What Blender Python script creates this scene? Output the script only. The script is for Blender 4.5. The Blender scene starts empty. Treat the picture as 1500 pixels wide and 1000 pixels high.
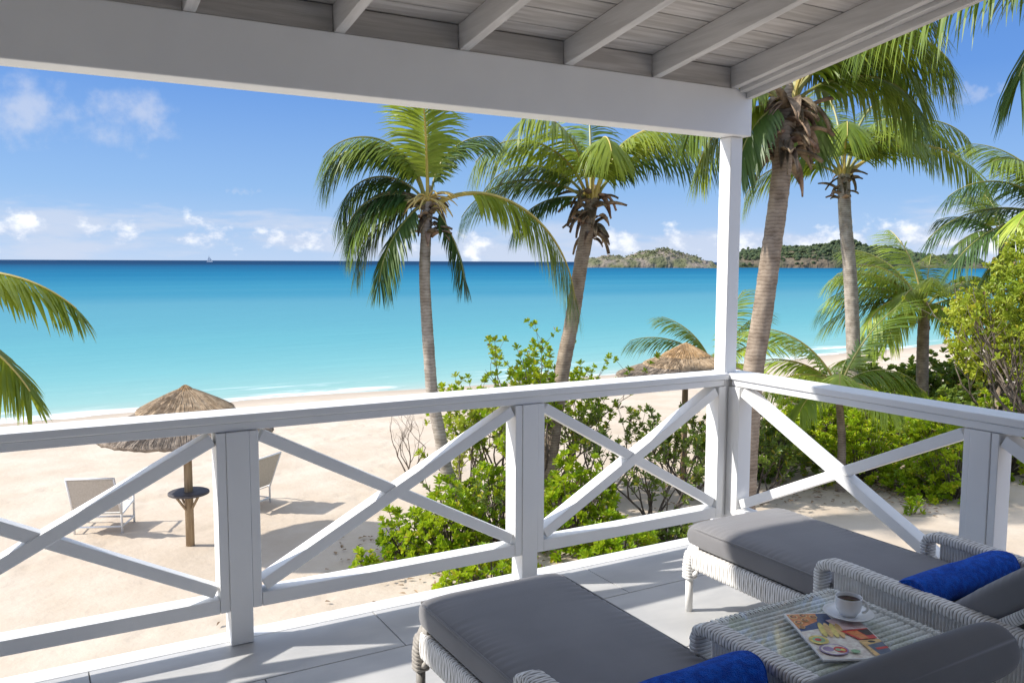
import bpy, math, random
import numpy as np
from mathutils import Vector, Matrix, noise as mnoise
R = math.radians
random.seed(7)
S = bpy.context.scene
COL = S.collection

# ------------------------------------------------------------------ camera
F_PX, YAW, PITCH, ROLL = 1245.8, .52, .0937, .0038
CAM = Vector((-3.5366, -3.6249, 1.6422))
_fw = Vector((math.sin(YAW)*math.cos(PITCH), math.cos(YAW)*math.cos(PITCH), -math.sin(PITCH)))
_r0 = Vector((math.cos(YAW), -math.sin(YAW), 0)); _u0 = _r0.cross(_fw)
_rt = math.cos(ROLL)*_r0 + math.sin(ROLL)*_u0
_up = -math.sin(ROLL)*_r0 + math.cos(ROLL)*_u0
cd = bpy.data.cameras.new('camera'); cam = bpy.data.objects.new('camera', cd); COL.objects.link(cam)
M = Matrix((_rt, _up, -_fw)).transposed().to_4x4(); M.translation = CAM
cam.matrix_world = M
cd.sensor_width = 36; cd.lens = F_PX/1500*36; cd.clip_start = .05; cd.clip_end = 30000
S.camera = cam
def at(x, y, D):            # a photo position at a given distance along the view axis -> world point
    return CAM + D*(_fw + _rt*((x-750)/F_PX) + _up*((500-y)/F_PX))
def on_ground(x, y, z=-2.5):
    d = _fw + _rt*((x-750)/F_PX) + _up*((500-y)/F_PX)
    return CAM + d*((z-CAM.z)/d.z)
AZ_RIGHT = math.atan2(_r0.y, _r0.x)      # heading of camera right in world

# ------------------------------------------------------------------ light
SKYK = 2.05                 # level of the low sky in the units of the sky texture
SUN_EL = R(40); SUN_H = Vector((-.90, .43)).normalized()
W = bpy.data.worlds.new('World'); S.world = W; W.use_nodes = True
nt = W.node_tree; nt.nodes.clear()
def N(t, nt=nt, **k):
    n = nt.nodes.new(t)
    for a, b in k.items():
        if a.startswith('i_'): n.inputs[a[2:].replace('_', ' ')].default_value = b
        else: setattr(n, a, b)
    return n
out = N('ShaderNodeOutputWorld'); bg = N('ShaderNodeBackground'); bg.inputs[1].default_value = .15
sky = N('ShaderNodeTexSky', sky_type='NISHITA', sun_disc=False, sun_elevation=SUN_EL,
        sun_rotation=math.atan2(SUN_H.x, SUN_H.y), air_density=1.0, dust_density=.0, ozone_density=1.0, altitude=0)
hs = N('ShaderNodeHueSaturation'); hs.inputs['Saturation'].default_value = .48
nt.links.new(sky.outputs[0], hs.inputs['Color'])
tc = N('ShaderNodeTexCoord'); sx = N('ShaderNodeSeparateXYZ'); nt.links.new(tc.outputs['Generated'], sx.inputs[0])
hz = N('ShaderNodeMapRange', interpolation_type='SMOOTHSTEP'); nt.links.new(sx.outputs[2], hz.inputs[0])
hz.inputs[1].default_value = .62; hz.inputs[2].default_value = .28; hz.inputs[3].default_value = 0; hz.inputs[4].default_value = .95
hcol = N('ShaderNodeValToRGB'); nt.links.new(sx.outputs[2], hcol.inputs[0]); _e = hcol.color_ramp.elements
_e[0].position = 0; _e[0].color = (.36, .54, .84, 1); _e[1].position = .36; _e[1].color = (.04, .195, .63, 1)
_k = _e.new(.08); _k.color = (.195, .425, .81, 1); _k = _e.new(.20); _k.color = (.058, .255, .73, 1)
hsc = N('ShaderNodeVectorMath', operation='SCALE'); nt.links.new(hcol.outputs[0], hsc.inputs[0]); hsc.inputs['Scale'].default_value = SKYK
hmx = N('ShaderNodeMix', data_type='RGBA'); nt.links.new(hz.outputs[0], hmx.inputs[0]); nt.links.new(hs.outputs[0], hmx.inputs[6]); nt.links.new(hsc.outputs[0], hmx.inputs[7])
def mth(op, a, b=None, c=None, clamp=False):
    m = N('ShaderNodeMath', operation=op, use_clamp=clamp)
    for i, v in enumerate((a, b, c)):
        if v is None: continue
        if isinstance(v, (int, float)): m.inputs[i].default_value = v
        else: nt.links.new(v, m.inputs[i])
    return m.outputs[0]
def cloud_layer(kz, scale, detail, z0, z1, z2, th, soft, amount, off):
    cv = N('ShaderNodeCombineXYZ'); nt.links.new(sx.outputs[0], cv.inputs[0]); nt.links.new(sx.outputs[1], cv.inputs[1])
    nt.links.new(mth('MULTIPLY', sx.outputs[2], kz), cv.inputs[2])
    mp = N('ShaderNodeMapping'); mp.inputs['Location'].default_value = off; nt.links.new(cv.outputs[0], mp.inputs[0])
    nz = N('ShaderNodeTexNoise'); nz.inputs['Scale'].default_value = scale; nz.inputs['Detail'].default_value = detail
    nz.inputs['Roughness'].default_value = .58; nt.links.new(mp.outputs[0], nz.inputs['Vector'])
    up_ = N('ShaderNodeMapRange', interpolation_type='SMOOTHSTEP'); nt.links.new(sx.outputs[2], up_.inputs[0])
    up_.inputs[1].default_value = z0; up_.inputs[2].default_value = z1
    dn = N('ShaderNodeMapRange', interpolation_type='SMOOTHSTEP'); nt.links.new(sx.outputs[2], dn.inputs[0])
    dn.inputs[1].default_value = z2; dn.inputs[2].default_value = z1; dn.inputs[3].default_value = 0; dn.inputs[4].default_value = 1
    env = mth('MULTIPLY', up_.outputs[0], dn.outputs[0])
    v = mth('ADD', nz.outputs[0], mth('MULTIPLY', mth('SUBTRACT', env, 1.0), .35))
    mk = N('ShaderNodeMapRange', interpolation_type='SMOOTHSTEP'); nt.links.new(v, mk.inputs[0])
    mk.inputs[1].default_value = th; mk.inputs[2].default_value = th+soft
    return mth('MULTIPLY', mk.outputs[0], amount), nz.outputs[0]
c1, n1 = cloud_layer(1.5, 21.0, 10, -.03, .026, .080, .455, .15, .85, (3.1, 1.7, .2))
# single soft clouds higher up: (photo x, y, half width, half height in radians, strength)
def puff(x, y, wa, we, st):
    d = (_fw+_rt*((x-750)/F_PX)+_up*((500-y)/F_PX)).normalized(); h = Vector((-d.y, d.x, 0)).normalized(); v = d.cross(h)
    def dot(vec):
        n = N('ShaderNodeVectorMath', operation='DOT_PRODUCT'); nt.links.new(tc.outputs['Generated'], n.inputs[0]); n.inputs[1].default_value = vec; return n.outputs['Value']
    q = mth('ADD', mth('POWER', mth('ABSOLUTE', mth('DIVIDE', dot(h), wa)), 2.0), mth('POWER', mth('ABSOLUTE', mth('DIVIDE', dot(v), we)), 2.0))
    front = mth('GREATER_THAN', dot(d), 0.0)
    nz = N('ShaderNodeTexNoise'); nz.inputs['Scale'].default_value = .9/we; nz.inputs['Detail'].default_value = 8; nz.inputs['Roughness'].default_value = .55; nt.links.new(tc.outputs['Generated'], nz.inputs['Vector'])
    val = mth('ADD', mth('MULTIPLY', mth('SUBTRACT', 1.0, q), .55), mth('MULTIPLY', mth('SUBTRACT', nz.outputs[0], .5), 2.6))
    mr = N('ShaderNodeMapRange', interpolation_type='SMOOTHSTEP'); nt.links.new(val, mr.inputs[0]); mr.inputs[1].default_value = .05; mr.inputs[2].default_value = .95
    return mth('MULTIPLY', mth('MULTIPLY', mr.outputs[0], front), st)
c2 = None
for a_ in [(60, 165, .085, .035, .62), (190, 180, .06, .035, .60), (1415, 135, .04, .012, .35), (355, 281, .022, .005, .25), (-500, 120, .10, .04, .6), (2100, 60, .12, .04, .5), (900, -500, .14, .06, .5)]:
    c_ = puff(*a_); c2 = c_ if c2 is None else mth('MAXIMUM', c2, c_)
c3, n3 = cloud_layer(5.0, 6.0, 9, -.04, .016, .105, .37, .20, .62, (1.4, .3, 2.2)); c2 = mth('MAXIMUM', c2, c3)
mx1 = N('ShaderNodeMix', data_type='RGBA'); nt.links.new(c2, mx1.inputs[0]); nt.links.new(hmx.outputs[2], mx1.inputs[6])
mx1.inputs[7].default_value = (1.5, 1.62, 1.92, 1)
ccr = N('ShaderNodeMapRange'); nt.links.new(n1, ccr.inputs[0]); ccr.inputs[1].default_value = .48; ccr.inputs[2].default_value = .66
ccm = N('ShaderNodeMix', data_type='RGBA'); nt.links.new(ccr.outputs[0], ccm.inputs[0])
ccm.inputs[6].default_value = (1.25, 1.45, 1.9, 1); ccm.inputs[7].default_value = (2.4, 2.45, 2.5, 1)
mx2 = N('ShaderNodeMix', data_type='RGBA'); nt.links.new(c1, mx2.inputs[0]); nt.links.new(mx1.outputs[2], mx2.inputs[6]); nt.links.new(ccm.outputs[2], mx2.inputs[7])
nt.links.new(mx2.outputs[2], bg.inputs[0]); nt.links.new(bg.outputs[0], out.inputs[0])

sl = bpy.data.lights.new('sun', 'SUN'); sl.energy = 2.05; sl.angle = R(1.1); sl.color = (1, .95, .87)
so = bpy.data.objects.new('sun', sl); COL.objects.link(so)
tosun = Vector((SUN_H.x*math.cos(SUN_EL), SUN_H.y*math.cos(SUN_EL), math.sin(SUN_EL)))
so.rotation_euler = tosun.to_track_quat('Z', 'Y').to_euler()
S.view_settings.view_transform = 'Standard'; S.view_settings.look = 'None'
S.view_settings.exposure = 1.62; S.view_settings.gamma = 1; S.view_settings.use_curve_mapping = False
S.render.engine = 'CYCLES'
S.cycles.max_bounces = 8; S.cycles.diffuse_bounces = 4; S.cycles.transparent_max_bounces = 8

# ------------------------------------------------------------------ materials
def mat(name, col, rough=.6, col2=None, scale=5, detail=4, bump=0, bscale=None, spec=.5, stretch=None, lo=.4, hi=.62,
        objrand=0, trans=0, trans_col=None, sheen=0, coord='Object', bdist=.01):
    m = bpy.data.materials.new(name); m.use_nodes = True; t = m.node_tree; b = t.nodes['Principled BSDF']
    b.inputs['Roughness'].default_value = rough; b.inputs['Specular IOR Level'].default_value = spec
    if sheen: b.inputs['Sheen Weight'].default_value = sheen
    L = t.links.new
    co = t.nodes.new('ShaderNodeTexCoord'); mp = t.nodes.new('ShaderNodeMapping'); L(co.outputs[coord], mp.inputs[0])
    if stretch: mp.inputs['Scale'].default_value = stretch
    csock = None
    if col2:
        nz = t.nodes.new('ShaderNodeTexNoise'); nz.inputs['Scale'].default_value = scale; nz.inputs['Detail'].default_value = detail
        L(mp.outputs[0], nz.inputs['Vector'])
        rp = t.nodes.new('ShaderNodeValToRGB'); rp.color_ramp.elements[0].position = lo; rp.color_ramp.elements[1].position = hi
        rp.color_ramp.elements[0].color = (*col, 1); rp.color_ramp.elements[1].color = (*col2, 1)
        L(nz.outputs[0], rp.inputs[0]); csock = rp.outputs[0]
    if objrand:
        oi = t.nodes.new('ShaderNodeObjectInfo'); h = t.nodes.new('ShaderNodeHueSaturation')
        mr = t.nodes.new('ShaderNodeMapRange'); L(oi.outputs['Random'], mr.inputs[0])
        mr.inputs[3].default_value = 1-objrand; mr.inputs[4].default_value = 1+objrand; L(mr.outputs[0], h.inputs['Value'])
        mr2 = t.nodes.new('ShaderNodeMapRange'); L(oi.outputs['Random'], mr2.inputs[0])
        mr2.inputs[3].default_value = .5+objrand*.06; mr2.inputs[4].default_value = .5-objrand*.06; L(mr2.outputs[0], h.inputs['Hue'])
        if csock: L(csock, h.inputs['Color'])
        else: h.inputs['Color'].default_value = (*col, 1)
        csock = h.outputs[0]
    if csock: L(csock, b.inputs['Base Color'])
    else: b.inputs['Base Color'].default_value = (*col, 1)
    if bump:
        bz = t.nodes.new('ShaderNodeTexNoise'); bz.inputs['Scale'].default_value = bscale or scale*3; bz.inputs['Detail'].default_value = 6
        L(mp.outputs[0], bz.inputs['Vector']); bm = t.nodes.new('ShaderNodeBump'); bm.inputs['Strength'].default_value = bump
        bm.inputs['Distance'].default_value = bdist; L(bz.outputs[0], bm.inputs['Height']); L(bm.outputs[0], b.inputs['Normal'])
    if trans:
        tr = t.nodes.new('ShaderNodeBsdfTranslucent'); ms = t.nodes.new('ShaderNodeMixShader'); ms.inputs[0].default_value = trans
        if trans_col: tr.inputs[0].default_value = (*trans_col, 1)
        elif csock: L(csock, tr.inputs[0])
        else: tr.inputs[0].default_value = (*col, 1)
        if trans_col and csock:
            mm = t.nodes.new('ShaderNodeMix'); mm.data_type = 'RGBA'; mm.blend_type = 'MIX'; mm.inputs[0].default_value = .5
            L(csock, mm.inputs[6]); mm.inputs[7].default_value = (*trans_col, 1); L(mm.outputs[2], tr.inputs[0])
        o = t.nodes['Material Output']; L(b.outputs[0], ms.inputs[1]); L(tr.outputs[0], ms.inputs[2]); L(ms.outputs[0], o.inputs[0])
    return m
PAINT = mat('white_paint', (.835, .835, .835), .42, (.865, .865, .86), 3, 3, .10, 45, stretch=(1, 1, 1), bdist=.004)
PAINTW = mat('white_paint_weathered', (.72, .715, .71), .5, (.82, .82, .815), 7, 6, .2, 40, bdist=.004)
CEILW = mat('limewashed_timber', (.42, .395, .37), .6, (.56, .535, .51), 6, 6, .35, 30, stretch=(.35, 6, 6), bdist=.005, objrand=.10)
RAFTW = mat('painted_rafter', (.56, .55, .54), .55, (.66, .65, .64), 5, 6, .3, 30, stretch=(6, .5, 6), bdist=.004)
WALLM = mat('timber_wall', (.16, .13, .10), .8, (.22, .18, .14), 4, 5, .2, 60)
ROOFM = mat('roof_shingle', (.22, .20, .18), .8, (.32, .30, .27), 8, 5, .4, 30)
TILE = mat('floor_tile', (.43, .43, .43), .42, (.50, .497, .49), 3, 6, .08, 25, stretch=(1, 2, 1), bdist=.002, objrand=.03, spec=.4)
GROUT = mat('floor_grout', (.20, .20, .20), .9)
CONC = mat('deck_edge_board', (.66, .66, .66), .6, (.74, .74, .74), 6, 5, .2, 40)
SANDD = (.62, .52, .415)
WICK = mat('whitewash_wicker', (.80, .78, .75), .55, (.88, .87, .85), 30, 4, .25, 220, bdist=.003)
WICKG = mat('wicker_gap', (.40, .375, .345), .7, (.50, .47, .44), 30)
WICKD = mat('grey_taupe_wicker', (.30, .275, .245), .6, (.40, .37, .33), 30, 4, .25, 220, bdist=.003)
LEGM = mat('taupe_metal', (.24, .225, .205), .5, (.28, .265, .24), 20)
CUSH = mat('grey_cushion_fabric', (.185, .180, .186), .85, (.212, .207, .213), 3, 6, .25, 500, spec=.25, sheen=.25, bdist=.0015)
TOWEL = mat('blue_terry', (.004, .075, .50), .95, (.010, .135, .72), 45, 4, 1.0, 260, spec=.05, sheen=.12, bdist=.008)
CHINA = mat('white_china', (.84, .84, .84), .12)
COFFEE = mat('coffee', (.045, .012, .004), .08)
PAPER = mat('magazine_paper', (.80, .77, .74), .3)
GLASS = bpy.data.materials.new('table_glass'); GLASS.use_nodes = True
_t = GLASS.node_tree; _t.nodes.clear(); _o = _t.nodes.new('ShaderNodeOutputMaterial'); _g = _t.nodes.new('ShaderNodeBsdfGlossy'); _g.inputs['Roughness'].default_value = .02
_tr = _t.nodes.new('ShaderNodeBsdfTransparent'); _tr.inputs[0].default_value = (.975, .99, .986, 1); _mx = _t.nodes.new('ShaderNodeMixShader')
_f = _t.nodes.new('ShaderNodeLayerWeight'); _f.inputs[0].default_value = .5; _p = _t.nodes.new('ShaderNodeMath'); _p.operation = 'POWER'; _p.inputs[1].default_value = 4.0
_t.links.new(_f.outputs['Facing'], _p.inputs[0]); _q = _t.nodes.new('ShaderNodeMath'); _q.operation = 'MULTIPLY_ADD'; _q.inputs[1].default_value = .55; _q.inputs[2].default_value = .035; _t.links.new(_p.outputs[0], _q.inputs[0])
_t.links.new(_q.outputs[0], _mx.inputs[0]); _t.links.new(_tr.outputs[0], _mx.inputs[1]); _t.links.new(_g.outputs[0], _mx.inputs[2]); _t.links.new(_mx.outputs[0], _o.inputs[0])
TEAK = mat('weathered_post_timber', (.30, .21, .12), .7, (.42, .31, .19), 6, 6, .4, 30, stretch=(8, 8, .6))
DKTOP = mat('dark_table_top', (.075, .068, .072), .6, (.11, .10, .10), 12)
THATCH = mat('brown_thatch', (.185, .145, .11), .9, (.34, .27, .205), 14, 6, .8, 60, bdist=.02)
THATCH3 = mat('tan_thatch', (.30, .21, .125), .9, (.46, .34, .22), 14, 6, .8, 60, bdist=.02)
THATCH2 = mat('golden_thatch', (.36, .22, .10), .9, (.50, .34, .19), 14, 6, .8, 60, bdist=.02)
WMET = mat('white_powder_coat', (.80, .80, .79), .35)
SLING = mat('beige_sling', (.50, .46, .40), .8, (.56, .52, .46), 40, 3)
def leafmat(name, a, b, tcol, rand=.18, trans=.32, rough=.42, sc=1.5):
    return mat(name, a, rough, b, sc, 3, 0, objrand=rand, trans=trans, trans_col=tcol, spec=.4)
PALM = leafmat('palm_leaf_green', (.10, .17, .018), (.18, .245, .026), (.46, .52, .04), .25)
PALMD = leafmat('palm_leaf_dark', (.042, .092, .026), (.085, .145, .030), (.24, .34, .035), .25, .25)
PALMY = leafmat('palm_leaf_yellow', (.155, .225, .02), (.25, .31, .035), (.52, .60, .05), .18, .38)
PALML = leafmat('palm_leaf_light', (.26, .37, .04), (.42, .50, .07), (.68, .74, .09), .15, .36)
RACH = mat('palm_rachis', (.20, .22, .05), .5, (.32, .28, .08), 4)
RACHY = mat('palm_rachis_yellow', (.42, .33, .07), .5, (.52, .40, .10), 4)
SPENT = mat('dry_palm_husk', (.115, .075, .045), .9, (.34, .245, .16), 7, 6, .6, 30, objrand=.35, bdist=.02)
FLOW = mat('palm_flower_stalk', (.55, .40, .12), .6, (.62, .48, .18), 8)
SCAE = leafmat('bright_shrub_leaf', (.22, .36, .012), (.42, .50, .02), (.56, .66, .03), .12, .34, .35, 2.5)
SEAG = leafmat('dark_shrub_leaf', (.10, .17, .024), (.21, .275, .045), (.40, .50, .06), .15, .3, .32, 2.5)
OLIV = leafmat('olive_tree_leaf', (.28, .36, .03), (.46, .51, .06), (.70, .74, .08), .15, .35, .4, 2)
YELL = leafmat('yellowing_leaf', (.46, .42, .03), (.58, .50, .05), (.7, .62, .05), .1, .3)
DRYL = mat('dry_leaf', (.20, .12, .065), .8, (.40, .28, .17), 6, 3, objrand=.2)
BARK = mat('grey_brown_bark', (.085, .062, .045), .9, (.19, .155, .125), 9, 6, .6, 30, bdist=.01)
def trunkmat(name, a, b, rs=13.0):
    m = bpy.data.materials.new(name); m.use_nodes = True; t = m.node_tree; L = t.links.new; bs = t.nodes['Principled BSDF']
    bs.inputs['Roughness'].default_value = .9; bs.inputs['Specular IOR Level'].default_value = .2
    co = t.nodes.new('ShaderNodeTexCoord'); wv = t.nodes.new('ShaderNodeTexWave'); wv.bands_direction = 'Z'; wv.wave_profile = 'SAW'
    wv.inputs['Scale'].default_value = rs/2; wv.inputs['Distortion'].default_value = 4.5; wv.inputs['Detail'].default_value = 5; wv.inputs['Detail Scale'].default_value = 1.6
    L(co.outputs['Object'], wv.inputs['Vector'])
    nz = t.nodes.new('ShaderNodeTexNoise'); nz.inputs['Scale'].default_value = 7; nz.inputs['Detail'].default_value = 8; L(co.outputs['Object'], nz.inputs['Vector'])
    ad = t.nodes.new('ShaderNodeMath'); ad.operation = 'MULTIPLY_ADD'; L(wv.outputs['Fac'], ad.inputs[0]); ad.inputs[1].default_value = .28
    L(nz.outputs[0], ad.inputs[2])
    rp = t.nodes.new('ShaderNodeValToRGB'); e = rp.color_ramp.elements; e[0].position = .35; e[0].color = (*a, 1); e[1].position = .95; e[1].color = (*b, 1)
    L(ad.outputs[0], rp.inputs[0]); L(rp.outputs[0], bs.inputs['Base Color'])
    bm = t.nodes.new('ShaderNodeBump'); bm.inputs['Strength'].default_value = .7; bm.inputs['Distance'].default_value = .02; L(ad.outputs[0], bm.inputs['Height']); L(bm.outputs[0], bs.inputs['Normal'])
    return m
TRUNK = trunkmat('palm_trunk_grey', (.19, .155, .12), (.52, .455, .38))
TRUNKB = trunkmat('palm_trunk_brown', (.15, .11, .078), (.44, .355, .27), 15)

# ------------------------------------------------------------------ mesh helpers
class MB:
    def __init__(s): s.v = []; s.f = []; s.m = []
    def add(s, vs, fs, mi=0):
        o = len(s.v); s.v.extend([tuple(v) for v in vs]); s.f.extend([tuple(i+o for i in f) for f in fs]); s.m.extend([mi]*len(fs))
    def box(s, a, b, mi=0, bev=0):
        x0, y0, z0 = a; x1, y1, z1 = b
        if not bev:
            s.add([(x0,y0,z0),(x1,y0,z0),(x1,y1,z0),(x0,y1,z0),(x0,y0,z1),(x1,y0,z1),(x1,y1,z1),(x0,y1,z1)],
                  [(3,2,1,0),(4,5,6,7),(0,1,5,4),(1,2,6,5),(2,3,7,6),(3,0,4,7)], mi)
        else: s.hexa([(x0,y0,z0),(x1,y0,z0),(x1,y1,z0),(x0,y1,z0),(x0,y0,z1),(x1,y0,z1),(x1,y1,z1),(x0,y1,z1)], mi)
    def hexa(s, c, mi=0): s.add(c, [(3,2,1,0),(4,5,6,7),(0,1,5,4),(1,2,6,5),(2,3,7,6),(3,0,4,7)], mi)
    def tube(s, pts, rad, n=8, mi=0, cap=True, ref=None):
        pts = [Vector(p) for p in pts]; rad = rad if isinstance(rad, (list, tuple)) else [rad]*len(pts)
        vs = []; pr = None
        for i, p in enumerate(pts):
            t = (pts[min(i+1, len(pts)-1)]-pts[max(i-1, 0)])
            t = t.normalized() if t.length > 1e-9 else Vector((0, 0, 1))
            if pr is None:
                a = Vector((0, 0, 1)) if abs(t.z) < .9 else Vector((1, 0, 0)); u = t.cross(a).normalized()
            else: u = (pr - t*pr.dot(t)); u = u.normalized() if u.length > 1e-6 else t.orthogonal().normalized()
            pr = u; w = t.cross(u)
            for k in range(n):
                an = 2*math.pi*k/n; vs.append(p+(u*math.cos(an)+w*math.sin(an))*rad[i])
        fs = []
        for i in range(len(pts)-1):
            for k in range(n):
                k2 = (k+1) % n; fs.append((i*n+k, i*n+k2, (i+1)*n+k2, (i+1)*n+k))
        if cap: fs.append(tuple(range(n-1, -1, -1))); fs.append(tuple((len(pts)-1)*n+k for k in range(n)))
        s.add(vs, fs, mi)
    def lathe(s, prof, n=32, c=(0, 0, 0), mi=0):
        vs = []; fs = []
        for r, z in prof:
            for k in range(n): a = 2*math.pi*k/n; vs.append((c[0]+r*math.cos(a), c[1]+r*math.sin(a), c[2]+z))
        for i in range(len(prof)-1):
            for k in range(n): k2 = (k+1) % n; fs.append((i*n+k, i*n+k2, (i+1)*n+k2, (i+1)*n+k))
        s.add(vs, fs, mi)
    def build(s, name, mats, parent=None, smooth=False, loc=None, bevel=0, angle=None):
        me = bpy.data.meshes.new(name)
        off = Vector((0, 0, 0))
        if parent is not None: off = world_loc(parent)
        if loc is not None: off = Vector(loc)
        me.from_pydata([(v[0]-off.x, v[1]-off.y, v[2]-off.z) for v in s.v], [], s.f)
        mats = mats if isinstance(mats, (list, tuple)) else [mats]
        for m in mats: me.materials.append(m)
        if len(mats) > 1: me.polygons.foreach_set('material_index', s.m)
        if smooth: me.polygons.foreach_set('use_smooth', [True]*len(me.polygons))
        me.update()
        o = bpy.data.objects.new(name, me); COL.objects.link(o)
        if parent is not None: o.parent = parent
        elif loc is not None: o.location = loc
        if bevel:
            md = o.modifiers.new('bevel', 'BEVEL'); md.width = bevel; md.segments = 2; md.limit_method = 'ANGLE'; md.angle_limit = R(40)
        return o
def world_loc(o):
    v = Vector((0, 0, 0))
    while o is not None: v = v+Vector(o.location); o = o.parent
    return v
def tag(o, label=None, cat=None, group=None, kind=None):
    if label: o['label'] = label
    if cat: o['category'] = cat
    if group: o['group'] = group
    if kind: o['kind'] = kind
    return o
def empty(name, loc, label, cat, group=None):
    o = bpy.data.objects.new(name, None); COL.objects.link(o); o.location = loc; o.empty_display_size = .1
    return tag(o, label, cat, group)
def boxobj(name, a, b, m, parent=None, bevel=.004):
    mb = MB(); mb.box(a, b); return mb.build(name, m, parent, bevel=bevel)
def fbm(p, o=4): return mnoise.fractal(Vector(p), 1.0, 2.0, o)

# ------------------------------------------------------------------ ground and sea
SEA_Z = -2.80
def shore(x): return 23.4 + .35*math.sin(x*.21+.6)+.25*math.sin(x*.47) + (.0045*max(0, min(x, 70)-18)**1.9+.25*max(0, x-70) if x > 18 else 0) + (.002*max(0, -x-12)**1.6 if x < -12 else 0)
def ground_z(x, y):
    d = y-shore(x)
    if d < -10: z = -2.5
    elif d < 0: t = (d+10)/10; z = -2.5-.30*t*t
    else: z = -2.80-.07*d-.0 if d < 40 else -5.6
    return z
def axis(lo, hi, fine0, fine1, step, g=1.18):
    a = list(np.arange(fine0, fine1+1e-6, step)); s = step; x = fine1
    while x < hi: s *= g; x += s; a.append(x)
    s = step; x = fine0; pre = []
    while x > lo: s *= g; x -= s; pre.append(x)
    return pre[::-1]+a
gx = axis(-2500, 2500, -9, 17, .10); gy = axis(-60, 2500, 3.6, 24, .10)
vs = []
rnd = random.Random(3)
dents = [(rnd.uniform(-9, 17), rnd.uniform(4, 21), rnd.uniform(.09, .17), rnd.uniform(.008, .026)) for _ in range(300)]
for (tx, ty, ta, tn) in [(-7, 6, .75, 26), (-1, 5, 1.25, 34), (-8, 13, .1, 40), (6, 17, 3.3, 34), (-5, 19, -.2, 40), (3, 15, 2.2, 20), (-6.5, 9, .35, 24)]:
    for k in range(tn):
        ta += rnd.uniform(-.10, .10); tx += .36*math.cos(ta); ty += .36*math.sin(ta); sd = .09*(1 if k % 2 else -1)
        dents.append((tx-sd*math.sin(ta), ty+sd*math.cos(ta), .10, rnd.uniform(.022, .040)))
H = np.zeros((len(gy), len(gx)))
GX, GY = np.meshgrid(np.array(gx), np.array(gy))
for (dx, dy, dr, dh) in dents:
    ix = np.abs(np.array(gx)-dx) < .6; iy = np.abs(np.array(gy)-dy) < .6
    sub = np.ix_(iy, ix); q = ((GX[sub]-dx)**2+((GY[sub]-dy)*1.0)**2)/dr**2
    H[sub] += -dh*np.exp(-q)+dh*.5*np.exp(-(q-2.2)**2)
for j, y in enumerate(gy):
    for i, x in enumerate(gx):
        z = ground_z(x, y)
        if -12 < x < 40 and 0 < y < 26: z += .022*fbm((x*.7, y*.7, 0), 4)*min(1, max(0, (24-y)/5)) + H[j, i]*min(1, max(0, (22-y)/3))
        vs.append((x, y, z))
nx = len(gx)
fs = [(j*nx+i, j*nx+i+1, (j+1)*nx+i+1, (j+1)*nx+i) for j in range(len(gy)-1) for i in range(nx-1)]
SAND = bpy.data.materials.new('beach_sand'); SAND.use_nodes = True
def build_sand(m):
    t = m.node_tree; L = t.links.new; b = t.nodes['Principled BSDF']; b.inputs['Roughness'].default_value = .95; b.inputs['Specular IOR Level'].default_value = .15
    co = t.nodes.new('ShaderNodeTexCoord'); nz = t.nodes.new('ShaderNodeTexNoise'); nz.inputs['Scale'].default_value = 1.3; nz.inputs['Detail'].default_value = 8
    L(co.outputs['Object'], nz.inputs['Vector']); rp = t.nodes.new('ShaderNodeValToRGB'); e = rp.color_ramp.elements
    e[0].position = .3; e[0].color = (.47, .385, .295, 1); e[1].position = .7; e[1].color = (.545, .465, .375, 1); L(nz.outputs[0], rp.inputs[0])
    # wet sand at the waterline follows height above the sea
    sp = t.nodes.new('ShaderNodeSeparateXYZ'); L(co.outputs['Object'], sp.inputs[0])
    mr = t.nodes.new('ShaderNodeMapRange'); L(sp.outputs[2], mr.inputs[0]); mr.inputs[1].default_value = SEA_Z+.10; mr.inputs[2].default_value = SEA_Z+.03
    mx = t.nodes.new('ShaderNodeMix'); mx.data_type = 'RGBA'; L(mr.outputs[0], mx.inputs[0]); L(rp.outputs[0], mx.inputs[6]); mx.inputs[7].default_value = (.40, .33, .26, 1)
    L(mx.outputs[2], b.inputs['Base Color'])
    n2 = t.nodes.new('ShaderNodeTexNoise'); n2.inputs['Scale'].default_value = 9; n2.inputs['Detail'].default_value = 9; L(co.outputs['Object'], n2.inputs['Vector'])
    bm = t.nodes.new('ShaderNodeBump'); bm.inputs['Strength'].default_value = .35; bm.inputs['Distance'].default_value = .04; L(n2.outputs[0], bm.inputs['Height']); L(bm.outputs[0], b.inputs['Normal'])
build_sand(SAND)
g = MB(); g.v = vs; g.f = fs; g.m = [0]*len(fs)
tag(g.build('ground', SAND, smooth=True), kind='structure')

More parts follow.
